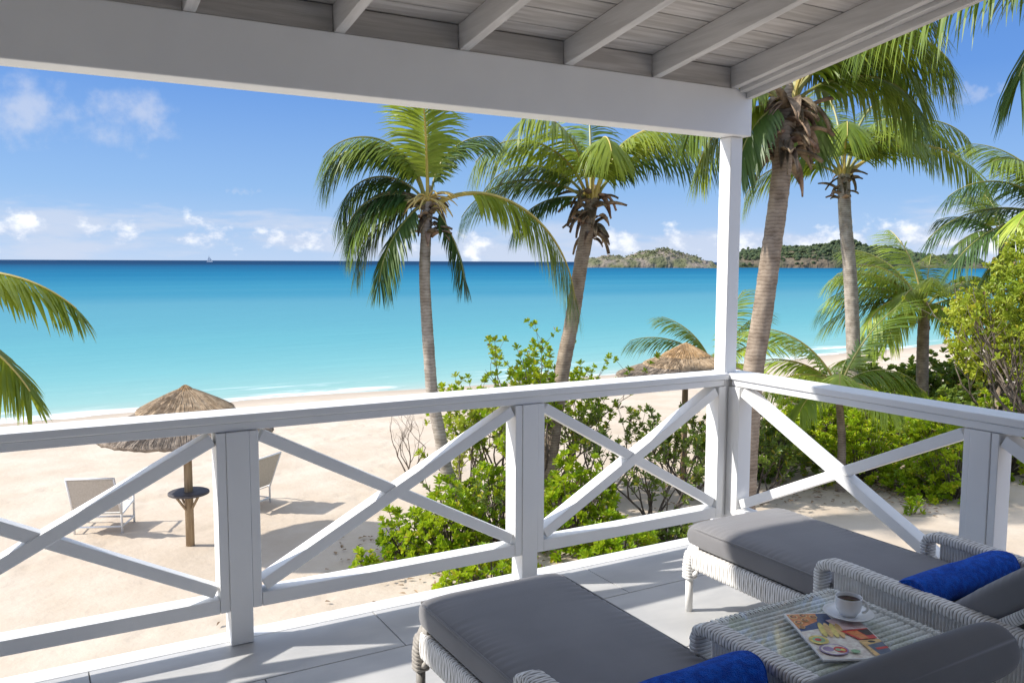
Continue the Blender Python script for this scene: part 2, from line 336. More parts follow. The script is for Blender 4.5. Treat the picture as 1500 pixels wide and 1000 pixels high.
# sea: one sheet, seabed colour by distance off the shore (depth of the water)
ys = [16, 18, 20, 21, 22, 23, 24, 25, 27, 30, 34, 40, 50, 65, 90, 130, 200, 320, 520, 900, 1600, 3000, 6000, 12000, 25000]
xs = [-25000, -12000, -5000, -2000, -800, -300, -100, -40, -20, -10, 0, 10, 20, 30, 40, 55, 80, 140, 300, 800, 2000, 5000, 12000, 25000]
sv = [(x, y, SEA_Z) for y in ys for x in xs]; n_ = len(xs)
sf = [(j*n_+i, j*n_+i+1, (j+1)*n_+i+1, (j+1)*n_+i) for j in range(len(ys)-1) for i in range(n_-1)]
SEA = bpy.data.materials.new('sea_water'); SEA.use_nodes = True
def build_sea(m):
    t = m.node_tree; L = t.links.new; b = t.nodes['Principled BSDF']
    b.inputs['Roughness'].default_value = .22; b.inputs['IOR'].default_value = 1.33; b.inputs['Specular IOR Level'].default_value = .07
    co = t.nodes.new('ShaderNodeTexCoord'); sp = t.nodes.new('ShaderNodeSeparateXYZ'); L(co.outputs['Object'], sp.inputs[0])
    # broad patches of deeper and shallower bottom
    mp = t.nodes.new('ShaderNodeMapping'); mp.inputs['Scale'].default_value = (.006, .03, 1); L(co.outputs['Object'], mp.inputs[0])
    nz = t.nodes.new('ShaderNodeTexNoise'); nz.inputs['Scale'].default_value = 1.0; nz.inputs['Detail'].default_value = 6; L(mp.outputs[0], nz.inputs['Vector'])
    def mt(op, a, c, d=None):
        q = t.nodes.new('ShaderNodeMath'); q.operation = op
        for i, v in enumerate((a, c, d)):
            if v is None: continue
            if isinstance(v, (int, float)): q.inputs[i].default_value = v
            else: L(v, q.inputs[i])
        return q.outputs[0]
    dist = mt('MAXIMUM', mt('SUBTRACT', sp.outputs[1], 22.0), .5)
    lg = mt('LOGARITHM', dist, 10.0)
    lg = mt('ADD', lg, mt('MULTIPLY', mt('SUBTRACT', nz.outputs[0], .5), .42))
    fac = mt('DIVIDE', lg, 3.4)
    rp = t.nodes.new('ShaderNodeValToRGB'); e = rp.color_ramp.elements
    cols = [(0.0, (.38, .42, .37)), (.16, (.225, .385, .360)), (.30, (.145, .335, .345)), (.42, (.098, .285, .320)), (.52, (.070, .225, .290)),
            (.60, (.028, .175, .262)), (.70, (.008, .125, .225)), (.82, (.003, .076, .165)), (.90, (.002, .030, .082))]
    e[0].position, e[0].color = cols[0][0], (*cols[0][1], 1); e[1].position, e[1].color = cols[-1][0], (*cols[-1][1], 1)
    for ps, c in cols[1:-1]: el = e.new(ps); el.color = (*c, 1)
    L(fac, rp.inputs[0])
    # foam: lines of broken surf close to the sand
    mp2 = t.nodes.new('ShaderNodeMapping'); mp2.inputs['Scale'].default_value = (.16, .8, 1); L(co.outputs['Object'], mp2.inputs[0])
    nf = t.nodes.new('ShaderNodeTexNoise'); nf.inputs['Scale'].default_value = 1.0; nf.inputs['Detail'].default_value = 9; nf.inputs['Roughness'].default_value = .65; nf.inputs['Distortion'].default_value = .6
    L(mp2.outputs[0], nf.inputs['Vector'])
    env = t.nodes.new('ShaderNodeMapRange'); L(sp.outputs[1], env.inputs[0]); env.inputs[1].default_value = 31; env.inputs[2].default_value = 23.2
    fo = mt('ADD', nf.outputs[0], mt('MULTIPLY', env.outputs[0], .22))
    fm = t.nodes.new('ShaderNodeMapRange'); fm.interpolation_type = 'SMOOTHSTEP'; L(fo, fm.inputs[0]); fm.inputs[1].default_value = .65; fm.inputs[2].default_value = .82
    fk = mt('MULTIPLY', fm.outputs[0], mt('MULTIPLY', env.outputs[0], .95))
    mx = t.nodes.new('ShaderNodeMix'); mx.data_type = 'RGBA'; L(fk, mx.inputs[0]); L(rp.outputs[0], mx.inputs[6]); mx.inputs[7].default_value = (.72, .74, .74, 1)
    mp3 = t.nodes.new('ShaderNodeMapping'); mp3.inputs['Scale'].default_value = (.25, 1.0, 1); L(co.outputs['Object'], mp3.inputs[0])
    n3 = t.nodes.new('ShaderNodeTexNoise'); n3.inputs['Scale'].default_value = .8; n3.inputs['Detail'].default_value = 6; L(mp3.outputs[0], n3.inputs['Vector'])
    bm = t.nodes.new('ShaderNodeBump'); bm.inputs['Strength'].default_value = .5; bm.inputs['Distance'].default_value = .25; L(n3.outputs[0], bm.inputs['Height'])
    t.nodes.remove(b); df = t.nodes.new('ShaderNodeBsdfDiffuse'); gl = t.nodes.new('ShaderNodeBsdfGlossy'); gl.inputs['Roughness'].default_value = .22
    L(mx.outputs[2], df.inputs[0]); L(bm.outputs[0], df.inputs['Normal']); L(bm.outputs[0], gl.inputs['Normal'])
    sh = t.nodes.new('ShaderNodeMixShader'); sh.inputs[0].default_value = .07; L(df.outputs[0], sh.inputs[1]); L(gl.outputs[0], sh.inputs[2]); L(sh.outputs[0], t.nodes['Material Output'].inputs[0])
build_sea(SEA)
g = MB(); g.v = sv; g.f = sf; g.m = [0]*len(sf); tag(g.build('sea', SEA), kind='structure')

# breaking wavelets: low foam ridges lying along the shore
FOAM = mat('sea_foam', (.62, .70, .71), .8, (.82, .84, .84), 3, 6, .5, 12, stretch=(.5, 1.5, 1), bdist=.05)
fo = MB()
rf = random.Random(5)
for k in range(26):
    x0 = rf.uniform(-14, 62); ln = rf.uniform(1.2, 5.0); off = rf.choice([.1, .2, .3, .5, 1.1, 2.0] if x0 > 22 else [.1, .2, .3])+rf.uniform(-.15, .15); w0 = rf.uniform(.06, .20)*(1.0 if off > .6 else .7)
    if x0 > 25: w0 *= 1.6; ln *= 1.5
    n = 26; A = []; B = []; C = []
    for i in range(n+1):
        t_ = i/n; x = x0+ln*t_; y = shore(x)+off+.22*fbm((x*.9, k, 0), 3); w = w0*math.sin(math.pi*t_)**.6*(.45+.9*abs(fbm((x*2.3, k*3.1, 1), 3)))+.004
        A.append((x, y-w, SEA_Z+.004)); B.append((x, y, SEA_Z+.02+.10*w)); C.append((x, y+w*.6, SEA_Z+.004))
    vs = A+B+C; m_ = n+1
    fo.add(vs, [(i, i+1, m_+i+1, m_+i) for i in range(n)]+[(m_+i, m_+i+1, 2*m_+i+1, 2*m_+i) for i in range(n)])
tag(fo.build('surf_foam', FOAM, smooth=True), 'white broken surf washing along the waterline', 'surf', kind='stuff')

# headlands
def headland(name, px0, px1, D0, depth, prof, seed, mats, amp):
    nx, ny = 150, 46; vs = []
    for j in range(ny):
        v = j/(ny-1)
        for i in range(nx):
            u = i/(nx-1); x = px0+(px1-px0)*u
            D = D0+depth*v; p = at(x, 386, D); p.z = SEA_Z-1
            h = np.interp(u, [a for a, b in prof], [b for a, b in prof])
            cross = math.sin(math.pi*min(1, v*1.0+.0))**.55 if v < .5 else math.sin(math.pi*v)**.55
            edge = min(1, min(u, 1-u)*14)
            nzv = fbm((p.x*.035+seed, p.y*.035, seed), 6)
            crag = abs(fbm((p.x*.12, p.y*.12, seed*2), 4))
            z = h*cross*edge*(1+.28*nzv)+amp*crag*cross*edge
            vs.append((p.x+amp*.8*fbm((p.x*.1, p.y*.1, 4), 3), p.y+amp*.8*fbm((p.x*.1, p.y*.1, 9), 3), SEA_Z-1+z*1.0))
    fs = [(j*nx+i, j*nx+i+1, (j+1)*nx+i+1, (j+1)*nx+i) for j in range(ny-1) for i in range(nx-1)]
    g = MB(); g.v = vs; g.f = fs; g.m = [0]*len(fs)
    o = g.build(name, mats); tag(o, kind='structure'); return vs, nx, ny
ROCK = mat('headland_rock', (.20, .165, .13), .95, (.115, .12, .055), .085, 7, .9, .5, lo=.42, hi=.55, bdist=1.5)
ROCK2 = mat('headland_scrub_soil', (.05, .06, .028), .95, (.13, .10, .065), .05, 7, .9, .4, lo=.45, hi=.6, bdist=1.5)
vA, nA, mA = headland('hills', 846, 1056, 640, 60, [(0, 5), (.18, 8), (.32, 9), (.48, 13), (.62, 14), (.72, 11), (.9, 6), (1, 5)], 3.3, ROCK, 3.2)
vB, nB, mB = headland('hills', 1040, 1460, 700, 160, [(0, 5), (.06, 8), (.12, 14), (.2, 15), (.3, 16), (.40, 20), (.48, 21), (.58, 17), (.72, 11), (1, 6)], 8.1, ROCK2, 3.0)
SCRUB = mat('far_scrub', (.022, .042, .016), .95, (.060, .080, .026), .25, 4)
def scrub(vs, n, hmin, size, seed, name, label, m=SCRUB):
    rr = random.Random(seed); mb = MB()
    ico = [(0,0,1)]+[(.89*math.cos(a), .89*math.sin(a), .45) for a in [i*1.2566 for i in range(5)]]+[(.89*math.cos(a+.63), .89*math.sin(a+.63), -.45) for a in [i*1.2566 for i in range(5)]]
    icf = [(0,i+1,(i+1)%5+1) for i in range(5)]+[(i+1,i+6,(i+1)%5+1) for i in range(5)]+[((i+1)%5+1,i+6,(i+1)%5+6) for i in range(5)]
    k = 0
    while k < n:
        v = rr.choice(vs)
        if v[2] < hmin+rr.uniform(-2, 4): 
            if rr.random() < .93: continue
        if v[2] < SEA_Z+1.5: continue
        s = rr.uniform(.6, 1.3)*size; c = Vector(v)+Vector((rr.uniform(-2, 2), rr.uniform(-2, 2), s*.35))
        mb.add([(c.x+a*s*rr.uniform(.7, 1.25), c.y+b*s*rr.uniform(.7, 1.25), c.z+d*s*rr.uniform(.6, 1.1)) for a, b, d in ico], icf); k += 1
    tag(mb.build(name, m), label, 'scrub', kind='stuff')
scrub(vA, 620, 5.0, .65, 1, 'cliff_scrub', 'low olive scrub dotted over the rocky islet', mat('islet_scrub', (.07, .085, .03), .95, (.12, .12, .05), .2, 4))
scrub(vB, 5200, 4.0, 1.55, 2, 'hillside_wood', 'dark green wood covering the far hill')

# sailing boat far out
bp = at(307, 383.5, 2300); bp.z = SEA_Z
b = empty('sailing_boat', bp, 'tiny white sailing boat far out on the horizon', 'boat')
mb = MB(); L_, w_ = 13, 2.6
mb.add([(bp.x-L_/2, bp.y-w_/2, SEA_Z+.0), (bp.x+L_/2, bp.y-w_/2, SEA_Z), (bp.x+L_/2+2, bp.y, SEA_Z+2.2), (bp.x-L_/2-1, bp.y-w_/2, SEA_Z+2.0), (bp.x-L_/2, bp.y+w_/2, SEA_Z), (bp.x+L_/2, bp.y+w_/2, SEA_Z), (bp.x-L_/2-1, bp.y+w_/2, SEA_Z+2.0)],
       [(0,1,2,3),(5,4,6,2),(3,2,6),(0,3,6,4),(1,5,2),(0,4,5,1)]); mb.build('hull', WMET, b)
mb = MB(); mb.tube([(bp.x-.5, bp.y, SEA_Z+2), (bp.x-.5, bp.y, SEA_Z+18)], .15, 6); mb.build('mast', WMET, b)
mb = MB(); mb.add([(bp.x-.9, bp.y, SEA_Z+3), (bp.x-6, bp.y+.4, SEA_Z+3), (bp.x-.9, bp.y, SEA_Z+17.5), (bp.x-.9, bp.y+.12, SEA_Z+3), (bp.x-6, bp.y+.52, SEA_Z+3), (bp.x-.9, bp.y+.12, SEA_Z+17.5)], [(0,1,2),(5,4,3),(0,2,5,3),(1,0,3,4),(2,1,4,5)]); mb.build('sail', WMET, b)
mb = MB(); mb.add([(bp.x, bp.y, SEA_Z+3), (bp.x+7, bp.y+.3, SEA_Z+2.6), (bp.x, bp.y, SEA_Z+14), (bp.x, bp.y+.12, SEA_Z+3), (bp.x+7, bp.y+.42, SEA_Z+2.6), (bp.x, bp.y+.12, SEA_Z+14)], [(0,1,2),(5,4,3),(0,2,5,3),(1,0,3,4),(2,1,4,5)]); mb.build('sail', WMET, b)

# ------------------------------------------------------------------ house: floor, walls, roof, railing
XL, YB = -5.4, -5.3            # left wall and back wall of the balcony
DECK_Y = .165
tag(boxobj('balcony_floor', (XL, YB, -.24), (.16, DECK_Y-.03, -.012), GROUT, bevel=0), kind='structure')
floor = bpy.data.objects['balcony_floor']
tw, tl, j0 = .60, 1.20, .0025
yr = [-.35-tw*i for i in range(0, 9)]
row = 0
for y1 in [-.35+tw*.0]+yr[1:]:
    y0 = max(YB+.01, y1-tw)
    if y1 <= YB+.02: break
    xo = -2.18 + (tl/2 if row % 2 == 0 else 0); k = math.floor((XL-xo)/tl)
    x = xo+k*tl
    while x < .13:
        a, c = max(x, XL+.002)+j0, min(x+tl, .13)-j0
        if c-a > .02: boxobj('tile', (a, y0+j0, -.03), (c, y1-j0, 0), TILE, floor, bevel=.0015)
        x += tl
    row += 1
x = -2.18-tl*3
while x < .13:                                   # the row against the deck edge
    a, c = max(x, XL+.002)+j0, min(x+tl, .13)-j0
    if c-a > .02: boxobj('tile', (a, -.35+j0, -.03), (c, .055, 0), TILE, floor, bevel=.0015)
    x += tl
boxobj('edge_board', (XL, .058, -.26), (.19, DECK_Y, .001), CONC, floor, bevel=.005)
boxobj('edge_board', (.133, YB, -.26), (.19, .056, .001), CONC, floor, bevel=.005)
for px_ in (-4.6, -2.4, -.1):
    boxobj('pier', (px_-.12, -.32, -2.75), (px_+.12, -.08, -.241), PAINT, floor, bevel=.006)
hw = boxobj('house_wall', (XL-.2, YB-.2, -2.7), (.6, YB, 3.7), PAINTW, bevel=0); tag(hw, 'plain white painted back wall of the veranda', 'wall')
sw = boxobj('side_wall', (XL-.2, YB+.002, -2.7), (XL-.002, -.5, 3.5), PAINTW, bevel=0); tag(sw, 'plain white painted side wall of the veranda', 'wall')

roof = empty('veranda_roof', (-2.5, 0, 2.35), 'veranda roof of limewashed boards on exposed white rafters', 'roof')
BY0, BY1, BZ0, BZ1 = -.026, .114, 2.353, 2.607
SLP = .15; RD = .125
boxobj('front_beam', (XL-.2, BY0, BZ0), (.088, BY1, BZ1), PAINT, roof, bevel=.006)
def zb(y): return BZ1-.006+SLP*(BY0-y)
def sloped(name, x0, x1, dz0, dz1, ya, yb_, m, bevel=.004):
    mb = MB(); mb.hexa([(x0, ya, zb(ya)+dz0), (x1, ya, zb(ya)+dz0), (x1, yb_, zb(yb_)+dz0), (x0, yb_, zb(yb_)+dz0),
                        (x0, ya, zb(ya)+dz1), (x1, ya, zb(ya)+dz1), (x1, yb_, zb(yb_)+dz1), (x0, yb_, zb(yb_)+dz1)]); return mb.build(name, m, roof, bevel=bevel)
raf = [-5.26, -4.68, -4.10, -3.515, -2.931, -2.325, -1.732, -1.156, -.601, -.046]
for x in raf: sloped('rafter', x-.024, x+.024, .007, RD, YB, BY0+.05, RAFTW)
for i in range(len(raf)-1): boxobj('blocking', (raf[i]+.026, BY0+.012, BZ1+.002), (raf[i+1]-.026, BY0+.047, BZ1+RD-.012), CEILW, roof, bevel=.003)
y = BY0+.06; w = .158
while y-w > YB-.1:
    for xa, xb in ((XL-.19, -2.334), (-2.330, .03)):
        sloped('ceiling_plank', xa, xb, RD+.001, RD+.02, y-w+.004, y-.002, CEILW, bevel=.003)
    y -= w
sloped('roof_covering', XL-.2, .125, RD+.024, RD+.10, YB-.15, BY1+.03, ROOFM, 0)
sloped('barge_board', .035, .075, -.045, RD+.02, YB, BY0-.004, RAFTW)
sloped('barge_batten', -.018, .033, -.012, .03, YB, BY0-.006, RAFTW, .003)
boxobj('eave_fascia', (XL-.2, BY1+.004, BZ1-.01), (.12, BY1+.026, BZ1+RD+.0), PAINT, roof, bevel=.003)

cp = empty('corner_post', (.023, .065, 0), 'square white corner post holding up the roof beam', 'post')
boxobj('shaft', (-.0226, .02, .0), (.0674, .11, BZ0-.002), PAINT, cp, bevel=.005)

# railing geometry
RT, RC, RB = 1.0, .965, .928       # top, under the cap, bottom of sub rail
BR0, BR1 = .150, .212               # bottom rail
def bar(name, p, q, half_w, d0, d1, plane, m, parent, bevel=.004):
    # bar from p to q in a vertical plane ('x': front railing in XZ, 'y': side railing in YZ), d0..d1 depth
    (a0, z0), (a1, z1) = p, q; dx, dz = a1-a0, z1-z0; l = math.hypot(dx, dz); nx_, nz_ = -dz/l*half_w, dx/l*half_w
    c = [(a0-nx_, z0-nz_), (a1-nx_, z1-nz_), (a1+nx_, z1+nz_), (a0+nx_, z0+nz_)]
    P = (lambda a, d, z: (a, d, z)) if plane == 'x' else (lambda a, d, z: (d, a, z))
    mb = MB(); v = [P(a, d0, z) for a, z in c]+[P(a, d1, z) for a, z in c]
    f = [(0,1,2,3),(7,6,5,4),(0,4,5,1),(1,5,6,2),(2,6,7,3),(3,7,4,0)]
    if plane == 'y': f = [tuple(reversed(t_)) for t_ in f]
    mb.add(v, f); return mb.build(name, m, parent, bevel=bevel)
fr = empty('balcony_railing', (-2, .06, 0), 'long white cross-braced railing facing the sea', 'railing')
boxobj('top_rail', (XL, 0, RC), (-.004, .165, RT), PAINT, fr, bevel=.006)
boxobj('sub_rail', (XL, .012, RB), (-.03, .148, RC-.002), PAINT, fr, bevel=.003)
posts = [(-4.25, .09), (-2.787, .094), (-1.35, .09)]
prev = XL
JW = .04
for i, (x, w) in enumerate(posts+[(.0, 0)]):
    if w:
        boxobj('post', (x-w/2, .0, .002), (x+w/2, .11, RB-.002), PAINT, fr, bevel=.004)
        boxobj('jamb', (x-w/2-JW, .004, BR1-.06), (x-w/2-.001, .106, RB-.003), PAINT, fr, bevel=.003)
        boxobj('jamb', (x+w/2+.001, .004, BR1-.06), (x+w/2+JW, .106, RB-.003), PAINT, fr, bevel=.003)
        e1 = x-w/2-JW-.001
    else:
        boxobj('jamb', (-.075, .006, BR1-.06), (-.024, .108, RB-.003), PAINT, fr, bevel=.003); e1 = -.076
    s0 = prev
    boxobj('bottom_rail', (s0+.001, .006, BR0), (e1, .098, BR1), PAINT, fr, bevel=.004)
    inset = .03
    bar('brace', (s0+.012, RB-inset), (e1-.012, BR1+inset), .026, .018, .078, 'x', PAINT, fr)
    bar('brace', (s0+.012, BR1+inset), (e1-.012, RB-inset), .0275, .010, .090, 'x', PAINT, fr)
    prev = x+w/2+JW+.001
sr = empty('balcony_railing', (.06, -2, 0), 'white cross-braced railing along the right side of the balcony', 'railing')
boxobj('top_rail', (0, YB, RC+.0005), (.165, .165, RT+.0005), PAINT, sr, bevel=.006)
boxobj('sub_rail', (.012, YB, RB+.0005), (.148, -.004, RC-.0015), PAINT, sr, bevel=.003)
prev = -.03
boxobj('jamb', (.004, -.075, BR1-.06), (.106, .016, RB-.004), PAINT, sr, bevel=.003); prev = -.076
for y, w in [(-1.50, .092), (-2.92, .092), (-4.3, .092)]:
    boxobj('post', (.0, y-w/2, .002), (.11, y+w/2, RB-.002), PAINT, sr, bevel=.004)
    boxobj('jamb', (.004, y+w/2+.001, BR1-.06), (.106, y+w/2+.03, RB-.003), PAINT, sr, bevel=.003)
    boxobj('jamb', (.004, y-w/2-.034, BR1-.06), (.106, y-w/2-.001, RB-.003), PAINT, sr, bevel=.003)
    e1 = y+w/2+.031
    boxobj('bottom_rail', (.006, e1, BR0), (.098, prev, BR1), PAINT, sr, bevel=.004)
    bar('brace', (prev-.012, RB-.03), (e1+.012, BR1+.03), .0275, .010, .09, 'y', PAINT, sr)
    bar('brace', (prev-.012, BR1+.03), (e1+.012, RB-.03), .026, .018, .078, 'y', PAINT, sr)
    prev = y-w/2-.035

# ------------------------------------------------------------------ furniture
def woven_tube(mb, path, hw, hh, up=Vector((0, 0, 1)), pitch=.011, amp=.0035, n=16, mi=0, weave=True):
    """rounded-rectangle wicker tube: raised strands that pass over and under"""
    path = [Vector(p) for p in path]; seg = [0]
    for a, b_ in zip(path, path[1:]): seg.append(seg[-1]+(b_-a).length)
    m = max(1, round(seg[-1]/pitch))*4; rings = []; faces = []
    for i in range(m+1):
        s = seg[-1]*(i//4+(0, .16, .52, .88)[i % 4])/(m/4); k = 0
        while k < len(seg)-2 and seg[k+1] < s: k += 1
        t = (s-seg[k])/(seg[k+1]-seg[k]); p = path[k].lerp(path[k+1], t)
        ka, kb = max(0, k-1 if t < .5 else k), min(len(path)-1, k+1 if t < .5 else k+2)
        tg = (path[kb]-path[ka]).normalized() if (path[kb]-path[ka]).length > 0 else Vector((0, 1, 0))
        u = tg.cross(up); u = u.normalized() if u.length > 1e-4 else Vector((1, 0, 0)); w = u.cross(tg)
        rg = []
        for q in range(n):
            an = 2*math.pi*q/n; c, s_ = math.cos(an), math.sin(an)
            x = hw*math.copysign(abs(c)**.55, c); z = hh*math.copysign(abs(s_)**.55, s_)
            ph = (-1, .7, 1, .7)[i % 4]
            if weave and ph > 0: ph *= .45+.55*math.cos(q*math.pi*.5+(i//4)*math.pi)
            ln = math.hypot(x, z); f = 1+amp*ph/ln
            rg.append(p+u*x*f+w*z*f)
        rings.append(rg)
    vs = [v for r_ in rings for v in r_]
    for i in range(m): mb_f = [(i*n+k, i*n+(k+1) % n, (i+1)*n+(k+1) % n, (i+1)*n+k) for k in range(n)]; faces.append((mb_f, 1 if i % 4 == 3 else 0))
    o = len(mb.v); mb.v.extend([tuple(v) for v in vs])
    for fl_, mi_ in faces: mb.f.extend([tuple(q+o for q in f) for f in fl_]); mb.m.extend([mi_]*len(fl_))
    mb.f.extend([tuple(o+k for k in range(n-1, -1, -1)), tuple(o+m*n+k for k in range(n))]); mb.m.extend([0, 0])
def ribbed_panel(mb, a, b_, z0a, z1a, z0b, z1b, thick=.012, pitch=.0125, nrm=None):
    """upright wicker strands side by side between two points"""
    a, b_ = Vector(a), Vector(b_); l = (b_-a).length; n = max(2, int(l/pitch)); d = (b_-a)/l
    nrm = Vector((-d.y, d.x, 0))
    rows = 9
    vs = []; cols = n*3
    for i in range(cols+1):
        t = i/cols; p = a.lerp(b_, t); r_ = abs(math.sin(math.pi*i/3.0))*thick*.5; z0, z1 = z0a+(z0b-z0a)*t, z1a+(z1b-z1a)*t
        strand = i//3
        for j in range(rows):
            v = j/(rows-1); wv = .0022*(1 if (j+strand) % 2 else -1)
            vs.append(tuple(p+nrm*(r_+wv+thick*.2)+Vector((0, 0, z0+(z1-z0)*v))))
    o = len(vs)
    for i in range(cols+1):
        t = i/cols; p = a.lerp(b_, t); r_ = abs(math.sin(math.pi*i/3.0))*thick*.5; z0, z1 = z0a+(z0b-z0a)*t, z1a+(z1b-z1a)*t
        for j in range(rows): v = j/(rows-1); vs.append(tuple(p-nrm*(r_+thick*.2)+Vector((0, 0, z0+(z1-z0)*v))))
    fs = []
    for i in range(cols):
        for j in range(rows-1):
            q = i*rows+j; fs.append((q, q+1, q+rows+1, q+rows)); fs.append((o+q, o+q+rows, o+q+rows+1, o+q+1))
    mb.add(vs, fs)
def cushion_mesh(w, l, th, seed, crease=1.0):
    """soft rectangular pad along -Y from 0, centred on X, bottom at z 0"""
    nl, nc = 120, 56; vs = []; rr = .032
    for i in range(nl+1):
        s = i/nl; e = .5-.5*math.cos(math.pi*s) if False else s
        y = l*e; de = min(y, l-y)
        q = 1-max(0, (rr-de)/rr); end = math.sqrt(max(0, 1-(1-q)**2.0)) if q < 1 else 1
        endx = .965+.035*min(1, de/.05)**.5
        for k in range(nc):
            a = 2*math.pi*k/nc; c, sn = math.cos(a), math.sin(a)
            x = w/2*math.copysign(abs(c)**.24, c)*endx; z = th/2*math.copysign(abs(sn)**.40, sn)*(.10+.90*end)
            xr = abs(x)/(w/2)
            if sn > 0:
                z += .010*(1-xr**2.5)*min(1, de/.15)
                ed = max(0, (xr-.62)/.38); ph = y/.034+1.3*fbm((y*5, seed+math.copysign(3, x), 0), 2)
                z += crease*.0062*ed*(1-max(0, (xr-.93)/.07)*.6)*max(-.3, math.sin(2*math.pi*ph))*(.35+.9*abs(fbm((y*3.1, x*2, seed), 2)))*min(1, de/.1)
                z += .006*fbm((x*3.5, y*2.6, seed), 3)
            vs.append((x, -y, th/2+z))
    fs = [(i*nc+k, i*nc+(k+1) % nc, (i+1)*nc+(k+1) % nc, (i+1)*nc+k) for i in range(nl) for k in range(nc)]
    fs += [tuple(range(nc-1, -1, -1)), tuple(nl*nc+k for k in range(nc))]
    return vs, [f[::-1] for f in fs]
def lounger(xc, yf, lab, tone, seed):
    r_ = empty('sun_lounger', (xc, yf, 0), lab, 'sun lounger', 'sun loungers on the balcony')
    hw = .305; Ls = 1.30; yb_ = yf-Ls
    x0, x1 = xc-hw, xc+hw
    wk = WICK
    # seat frame
    mb = MB()
    for xa in (x0, x1): woven_tube(mb, [(xa, yf-.035, .262), (xa, yb_-.62, .262)], .017, .050, pitch=.0125, amp=.0024, n=20)
    woven_tube(mb, [(x0+.03, yf, .266), (x1-.03, yf, .266)], .017, .046, pitch=.0125, amp=.0024, n=20)
    mb.build('seat_frame', [wk, WICKG], r_, smooth=True)
    boxobj('seat_deck', (x0+.012, yb_-.55, .285), (x1-.012, yf-.015, .300), WICKD, r_, bevel=0)
    for (lx, ly) in ((x0, yf-.008), (x1, yf-.008), (x0, yb_-.60), (x1, yb_-.60)):
        mb = MB(); sx_ = 1 if lx < xc else -1; sy_ = -1 if ly > yf-.3 else 1
        woven_tube(mb, [(lx, ly, .16), (lx, ly, .22), (lx+sx_*.004, ly+sy_*.004, .27), (lx+sx_*.016, ly+sy_*.016, .300), (lx+sx_*.03, ly+sy_*.05, .312)], .028, .028, up=Vector((0, 1, .01)), weave=False, pitch=.014, amp=.002)
        lg = mb.build('leg', [tone, WICKG if tone is WICK else WICKD], r_, smooth=True)
        m2 = MB(); m2.tube([(lx, ly, .0), (lx, ly, .165)], .0175, 14); m2.build('foot_tube', LEGM if tone is WICKD else wk, lg, smooth=True)
        m3 = MB(); m3.tube([(lx, ly, .17), (lx+sx_*.0, ly+sy_*.03, .185), (lx, ly+sy_*.055, .207)], .011, 10); m3.build('corner_brace', tone, lg, smooth=True)
    # arms
    for xa in (x0-.022, x1+.022):
        ya, ye = yf-.80, yb_-.52
        mb = MB(); woven_tube(mb, [(xa, ya+.012, .33), (xa, ya+.012, .455), (xa, ya+.004, .478), (xa, ya-.03, .492), (xa, ya-.10, .495), (xa, ye, .478)], .036, .020, up=Vector((0, .35, 1)), pitch=.0125, amp=.0022, n=24)
        arm = mb.build('armrest', [wk, WICKG], r_, smooth=True)
        mb = MB(); ribbed_panel(mb, (xa, ya-.045, 0), (xa, ye, 0), .31, .478, .31, .465, thick=.014)
        mb.build('arm_panel', wk, arm)
        mb = MB(); woven_tube(mb, [(xa, ya+.012, .20), (xa, ya+.012, .335)], .017, .017, up=Vector((0, 1, .01)), weave=False, amp=.002); mb.build('arm_post', [wk, WICKG], arm, smooth=True)
    # seat cushion
    v, f = cushion_mesh(.615, Ls+.02, .115, seed)
    mb = MB(); mb.add([(xc+a, yf+.025+b_, .303+c) for a, b_, c in v], f); cu = mb.build('seat_cushion', CUSH, r_, smooth=True)
    # seam piping round the top edge
    mb = MB(); pp = []
    for sx_ in (-1, 1):
        pts = [(xc+sx_*.301, yf-.02-(Ls-.05)*i/30, .303+.1005) for i in range(31)]
        mb.tube(pts, .0048, 6)
    mb.tube([(xc-.29+.58*i/20, yf+.020, .303+.094) for i in range(21)], .0048, 6)
    mb.build('piping', CUSH, cu, smooth=True)
    # back cushion on a raised backrest
    ang = R(41); v, f = cushion_mesh(.60, .74, .115, seed+5, .6)
    hy, hz = yb_+.035, .322
    def rot(p): 
        a, b_, c = p; return (xc+a, hy+b_*math.cos(ang)-c*math.sin(ang)*-1*-1, hz-b_*math.sin(ang)+c*math.cos(ang))
    mb = MB(); mb.add([(xc+a, hy+b_*math.cos(ang)+c*math.sin(ang), hz-b_*math.sin(ang)+c*math.cos(ang)) for a, b_, c in v], f)
    mb.build('back_cushion', CUSH, r_, smooth=True)
    mb = MB()
    for sx_ in (-1, 1):
        woven_tube(mb, [(xc+sx_*.29, hy+.01, hz-.012), (xc+sx_*.29, hy-.62*math.cos(ang), hz-.02+.62*math.sin(ang))], .02, .016, weave=False)
    woven_tube(mb, [(xc-.29, hy-.62*math.cos(ang), hz-.02+.62*math.sin(ang)), (xc+.29, hy-.62*math.cos(ang), hz-.02+.62*math.sin(ang))], .02, .016, weave=False)
    mb.build('backrest_frame', [wk, WICKG], r_, smooth=True)
    return r_
lounger(-2.035, -.865, 'sun lounger with taupe-wrapped front legs, nearest the camera', WICKD, 1.0)
lounger(-.565, -.655, 'pale wicker sun lounger beside the right hand railing', WICK, 9.0)

